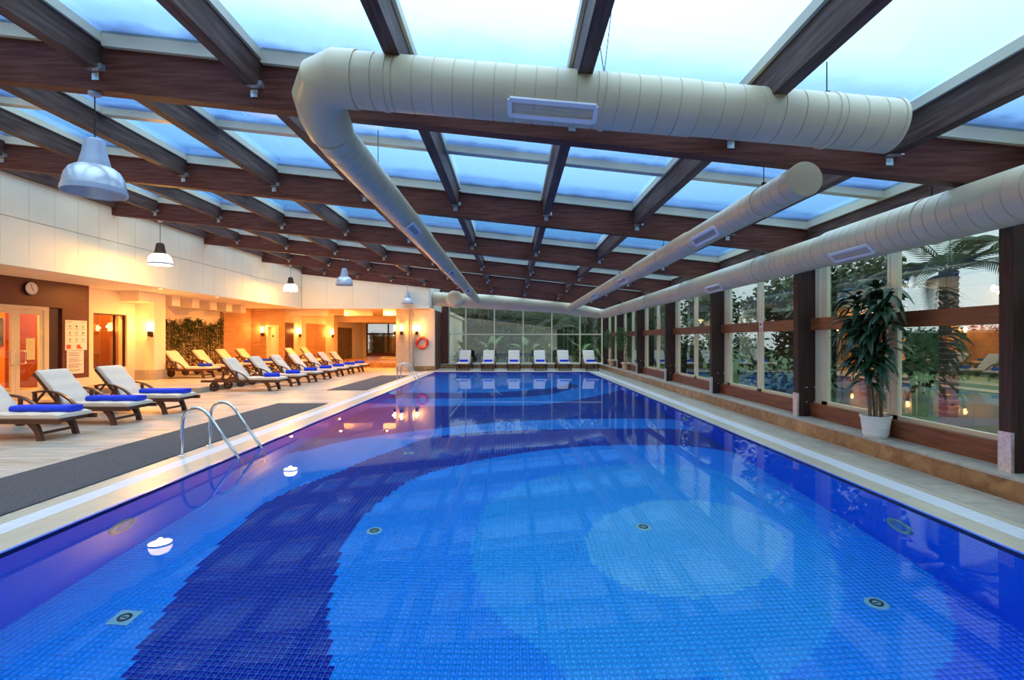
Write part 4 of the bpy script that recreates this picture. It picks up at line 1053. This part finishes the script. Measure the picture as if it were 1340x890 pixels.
def ficus(x, y, h, r, label):
    o = empty('potted_ficus', (x, y, LZ)); tag(o, label, 'potted plant'); rr = random.Random(int(y*7))
    part('pot', MB().lathe([(0, 0), (.11, 0), (.125, .05), (.115, .12), (.15, .26), (.175, .28), (.175, .32), (.15, .32), (.14, .28)], 28), m_terra, o, 40)
    part('pot_rim', MB().lathe([(.150, .30), (.182, .30), (.182, .335), (.150, .335), (.150, .30)], 28), m_pot, o, 40)
    part('soil', MB().lathe([(0, .29), (.15, .28)], 20), m_soil, o)
    for k in range(3):
        a = k*2.1; part('trunk', MB().tube([(.04*math.cos(a), .04*math.sin(a), .28), (.05*math.cos(a+1), .05*math.sin(a+1), .55), (.04*math.cos(a+2), .04*math.sin(a+2), .85), (.10*math.cos(a+2), .10*math.sin(a+2), 1.2)], [.022, .02, .018, .01], 8), m_terra if k == 1 else m_stem, o, 50)
    m = MB()
    zc = h - r*1.05
    for k in range(1100):
        v = Vector((rr.gauss(0,1), rr.gauss(0,1), rr.gauss(0,1))).normalized()*(rr.random()**.45)
        p = Vector((v.x*r*.5-.16, v.y*r, zc + v.z*r*1.15)); d = Vector((rr.uniform(-1,1), rr.uniform(-1,1), rr.uniform(-1,.2))).normalized(); s = d.cross(Vector((rr.uniform(-1,1), rr.uniform(-1,1), 1))).normalized()
        L = rr.uniform(.05, .085); m.add([p, p+d*L*.5+s*L*.26, p+d*L, p+d*L*.5-s*L*.26], [(0,1,2,3)])
    c = part('foliage', m, m_leaf2, o); c['kind'] = 'stuff'
ficus(4.99, 24.4, 1.86, .46, 'round-crowned potted ficus in the back corner of the ledge')
ficus(4.99, 21.4, 1.90, .50, 'darker potted ficus on the ledge beside the far column')

# ---- bamboo in front of the cream wall ---------------------------
bam = empty('bamboo_screen', (-13.64, 20.2, PZ)); tag(bam, 'dense row of bamboo canes with leaves behind the platform loungers', 'bamboo')
rr = random.Random(11)
cane = MB(); z = 0
prof = [(.0, 0)]
for k in range(8): prof += [(.017, k*.27), (.017, k*.27+.24), (.020, k*.27+.255), (.017, k*.27+.268)]
cane_me = MB().lathe(prof[1:], 8).mesh('cane', m_bamboo, 40)
for k in range(62):
    ob('cane', cane_me, bam, loc=(rr.uniform(-.08, .05), -2.50 + k*.080 + rr.uniform(-.03, .03), 0), rot=(rr.uniform(-.05, .05), rr.uniform(-.03, .03), rr.uniform(0, 6)), scale=(1, 1, rr.uniform(.88, 1.06)))
m = MB()
for k in range(3400):
    yy = rr.uniform(-2.55, 2.55); zz = (2.05 + .14*math.sin(yy*3.1) + .10*math.sin(yy*7.7+1))*(rr.random()**.42); p = Vector((rr.uniform(-.04, .06), yy, .15+zz)); d = Vector((rr.uniform(.0, 1), rr.uniform(-1, 1), rr.uniform(-1.2, .3))).normalized(); s = d.cross(Vector((0, 1, .3))).normalized()
    L = rr.uniform(.12, .22); m.add([p, p+d*L*.4+s*L*.11, p+d*L, p+d*L*.4-s*L*.11], [(0,1,2,3)])
c = part('leaves', m, m_bambooleaf, bam); c['kind'] = 'stuff'
part('planter_kerb', MB().box(-.13, .14, -2.60, 2.60, -.0, .12), m_grey[1], bam)

# ---- garden -------------------------------------------------------
def tree(x, y, h, r, label, mt, n=5000, leaf=.16, seed=1, trunk_h=.45, tr=.14, lo=None):
    o = empty('garden_tree', (x, y, -.02)); tag(o, label, 'tree', None); rr = random.Random(seed)
    th = h*trunk_h
    part('trunk', MB().tube([(0,0,-.05), (.05,.03,th*.5), (-.03,.05,th), (.06,0,h*.8)], [tr, tr*.8, tr*.65, tr*.2], 10), m_bark, o, 50)
    for k in range(5):
        a = k*1.257+seed; part('branch', MB().tube([(0,.03,th*.85), (r*.35*math.cos(a), r*.35*math.sin(a), th*1.1), (r*.7*math.cos(a), r*.7*math.sin(a), th*1.1+r*.4)], [tr*.45, tr*.3, tr*.1], 7), m_bark, o, 50)
    blobs = []
    zlo = lo if lo is not None else th*.8
    for k in range(16): blobs.append((Vector((rr.uniform(-.75, .75)*r, rr.uniform(-.75, .75)*r, rr.uniform(zlo, h-.3*r))), rr.uniform(.28, .5)*r))
    m = MB()
    for k in range(n):
        c, br = rr.choice(blobs); v = Vector((rr.gauss(0,1), rr.gauss(0,1), rr.gauss(0,1))).normalized()*br*(rr.random()**.4)
        p = c+v; d = Vector((rr.uniform(-1,1), rr.uniform(-1,1), rr.uniform(-1,.5))).normalized(); s = d.cross(Vector((rr.uniform(-1,1), rr.uniform(-1,1), 1))).normalized(); L = leaf*rr.uniform(.7, 1.3)
        m.add([p, p+d*L*.5+s*L*.3, p+d*L, p+d*L*.5-s*L*.3], [(0,1,2,3)])
    f = part('foliage', m, mt, o); f['kind'] = 'stuff'
    return o
def frond(L, n=34, droop=.55, leaflet=.42):
    m = MB(); spine = []
    for i in range(n+1):
        t = i/n; spine.append(Vector((L*(t-.18*t*t), 0, L*(.55*t - droop*t*t*1.1))))
    m.tube(spine, [.02*(1-.85*i/n) for i in range(n+1)], 5)
    for i in range(3, n):
        p = spine[i]; t = i/n; d0 = (spine[i]-spine[i-1]).normalized(); ll = leaflet*math.sin(math.pi*min(1, .25+.75*t))*.9+.08
        for s in (-1, 1):
            d = (d0*.75 + Vector((0, s, -.22))).normalized(); w = d.cross(Vector((0,0,1))).normalized()*.014
            m.add([p-w, p+w, p+d*ll*.6+w*.8+Vector((0,0,-.02)), p+d*ll+Vector((0,0,-.07)), p+d*ll*.6-w*.8+Vector((0,0,-.02))], [(0,1,2,3,4)])
    return m
frond_me = frond(2.3).mesh('frond', m_leaf3, 40); frond_me2 = frond(1.9, droop=.8).mesh('frond', m_leaf4, 40)
def palm(x, y, h, label, n=18, seed=3, s=1.0):
    o = empty('palm_tree', (x, y, -.02)); tag(o, label, 'palm tree'); rr = random.Random(seed)
    pr = []
    for k in range(int(h/.12)): pr += [(.15, k*.12), (.17, k*.12+.09), (.145, k*.12+.11)]
    part('trunk', MB().lathe(pr, 14), m_bark, o, 40)
    for k in range(n):
        ob('frond', frond_me if k % 3 else frond_me2, o, loc=(0, 0, h-.05), rot=(0, rr.uniform(-.75, .45), 2*math.pi*k/n + rr.uniform(-.15, .15)), scale=(s, s, s))
palm(7.55, 5.55, 2.75, 'palm with feathery fronds close outside the window wall', 16, 5, .85)
palm(9.0, 10.0, 3.0, 'palm further along the garden behind the sliding windows', 16, 9, .9)
palm(2.9, 32.5, 2.0, 'short palm in the garden behind the back glazing', 16, 12)
gt = [(12.2, 8.2, 4.3, 1.9, 'leafy round tree outside the window with the pictogram sign', m_leaf4, 21, None),
      (9.0, 14.3, 4.2, 2.0, 'dense dark tree outside the middle window bays', m_leaf3, 22, .6),
      (11.8, 18.3, 4.8, 2.2, 'tall pale-leaved tree outside the far window bays', m_leaf4, 23, 1.0),
      (9.2, 22.5, 4.2, 2.0, 'dark bushy tree near the far garden corner', m_leaf3, 24, .3),
      (8.8, 30.8, 5.0, 2.0, 'dark tree beyond the right end of the back glazing', m_leaf3, 25, .3),
      (5.9, 35.2, 6.0, 2.1, 'big dark tree behind the palm at the back', m_leaf3, 26, .2),
      (2.0, 38.2, 6.0, 1.9, 'big pale tree in the middle of the back garden', m_leaf4, 27, .4),
      (-1.7, 35.0, 6.0, 1.9, 'dark tree behind the left end of the back glazing', m_leaf3, 28, .1),
      (17.0, 4.0, 4.8, 2.4, 'far tree across the lawn beyond the near window', m_leaf3, 29, .5),
      (16.4, 11.8, 5.0, 2.6, 'far spreading tree across the lawn', m_leaf3, 30, .5),
      (-.9, 43.9, 7.0, 2.0, 'tall tree closing the back garden', m_leaf3, 31, .1),
      (7.0, 43.2, 7.0, 2.5, 'tall tree closing the far garden corner', m_leaf3, 32, .1)]
for x, y, h, r, t, mt, sd, lo in gt: tree(x, y, h, r, t, mt, 5200, .21, sd, lo=lo)
def hedge(name, x0, x1, y0, y1, h, label, n, flowers=0, seed=5):
    o = empty(name, ((x0+x1)/2, (y0+y1)/2, -.02)); tag(o, label, 'hedge'); rr = random.Random(seed); hx, hy = (x1-x0)/2, (y1-y0)/2
    part('hedge_core', MB().cbox(-hx+.2, hx-.2, -hy+.2, hy-.2, 0, h-.2, .1), m_leaf3, o)
    m = MB(); fl = MB()
    for k in range(n):
        f = rr.choice('xXyYt'); u, v = rr.uniform(-1, 1), rr.random()
        p = {'x': Vector((-hx+.15, hy*u, h*v)), 'X': Vector((hx-.15, hy*u, h*v)), 'y': Vector((hx*u, -hy+.15, h*v)), 'Y': Vector((hx*u, hy-.15, h*v)), 't': Vector((hx*u, hy*rr.uniform(-1,1), h-.15))}[f]
        p += Vector((rr.uniform(-.15,.15), rr.uniform(-.15,.15), rr.uniform(-.15,.15)))
        d = Vector((rr.uniform(-1,1), rr.uniform(-1,1), rr.uniform(-1,.6))).normalized(); s = d.cross(Vector((rr.uniform(-1,1), rr.uniform(-1,1), 1))).normalized(); L = rr.uniform(.12, .24)
        (fl if rr.random() < flowers else m).add([p, p+d*L*.5+s*L*.3, p+d*L, p+d*L*.5-s*L*.3], [(0,1,2,3)])
    c = part('hedge_leaves', m, m_leaf3, o); c['kind'] = 'stuff'
    if flowers: c = part('blossom', fl, m_white_p, o); c['kind'] = 'stuff'
hedge('flowering_hedge', -12.1, -4.0, 41.2, 42.4, 2.1, 'dark hedge with white blossom outside the rear lounge window', 6000, .06)
hedge('clipped_hedge', 20, 21.4, -5, 34, 2.2, 'long clipped hedge along the far side of the lawn', 7000)
hedge('clipped_hedge', -8.0, 15, 46.5, 47.9, 6.2, 'tall dense green hedge closing the back garden', 11000, seed=8)
big = leaf_blade(1.3, .20, .55, 8, .15).mesh('leaf', m_leaf2, 60)
def broad_plant(x, y, label, seed, n=9, s=1.0):
    o = empty('broadleaf_plant', (x, y, -.02)); tag(o, label, 'plant', 'broad-leaved plants behind the back glazing'); rr = random.Random(seed)
    part('stem', MB().tube([(0,0,0), (.03,0,.5), (0,.03,.9)], [.06, .05, .03], 8), m_stem, o, 50)
    for k in range(n): ob('leaf', big, o, loc=(0, 0, rr.uniform(.4, .9)), rot=(rr.uniform(-.2,.2), rr.uniform(-1.1, -.3), 2*math.pi*k/n+rr.uniform(-.3,.3)), scale=(s, s, s))
for i, (x, y) in enumerate(((-1.2, 29.3), (.9, 29.0), (2.2, 30.0), (4.2, 29.4), (5.6, 30.4), (-2.9, 29.8))):
    broad_plant(x, y, 'broad-leaved green plant in the garden just behind the back glazing', 40+i, 9, random.uniform(.8, 1.15))
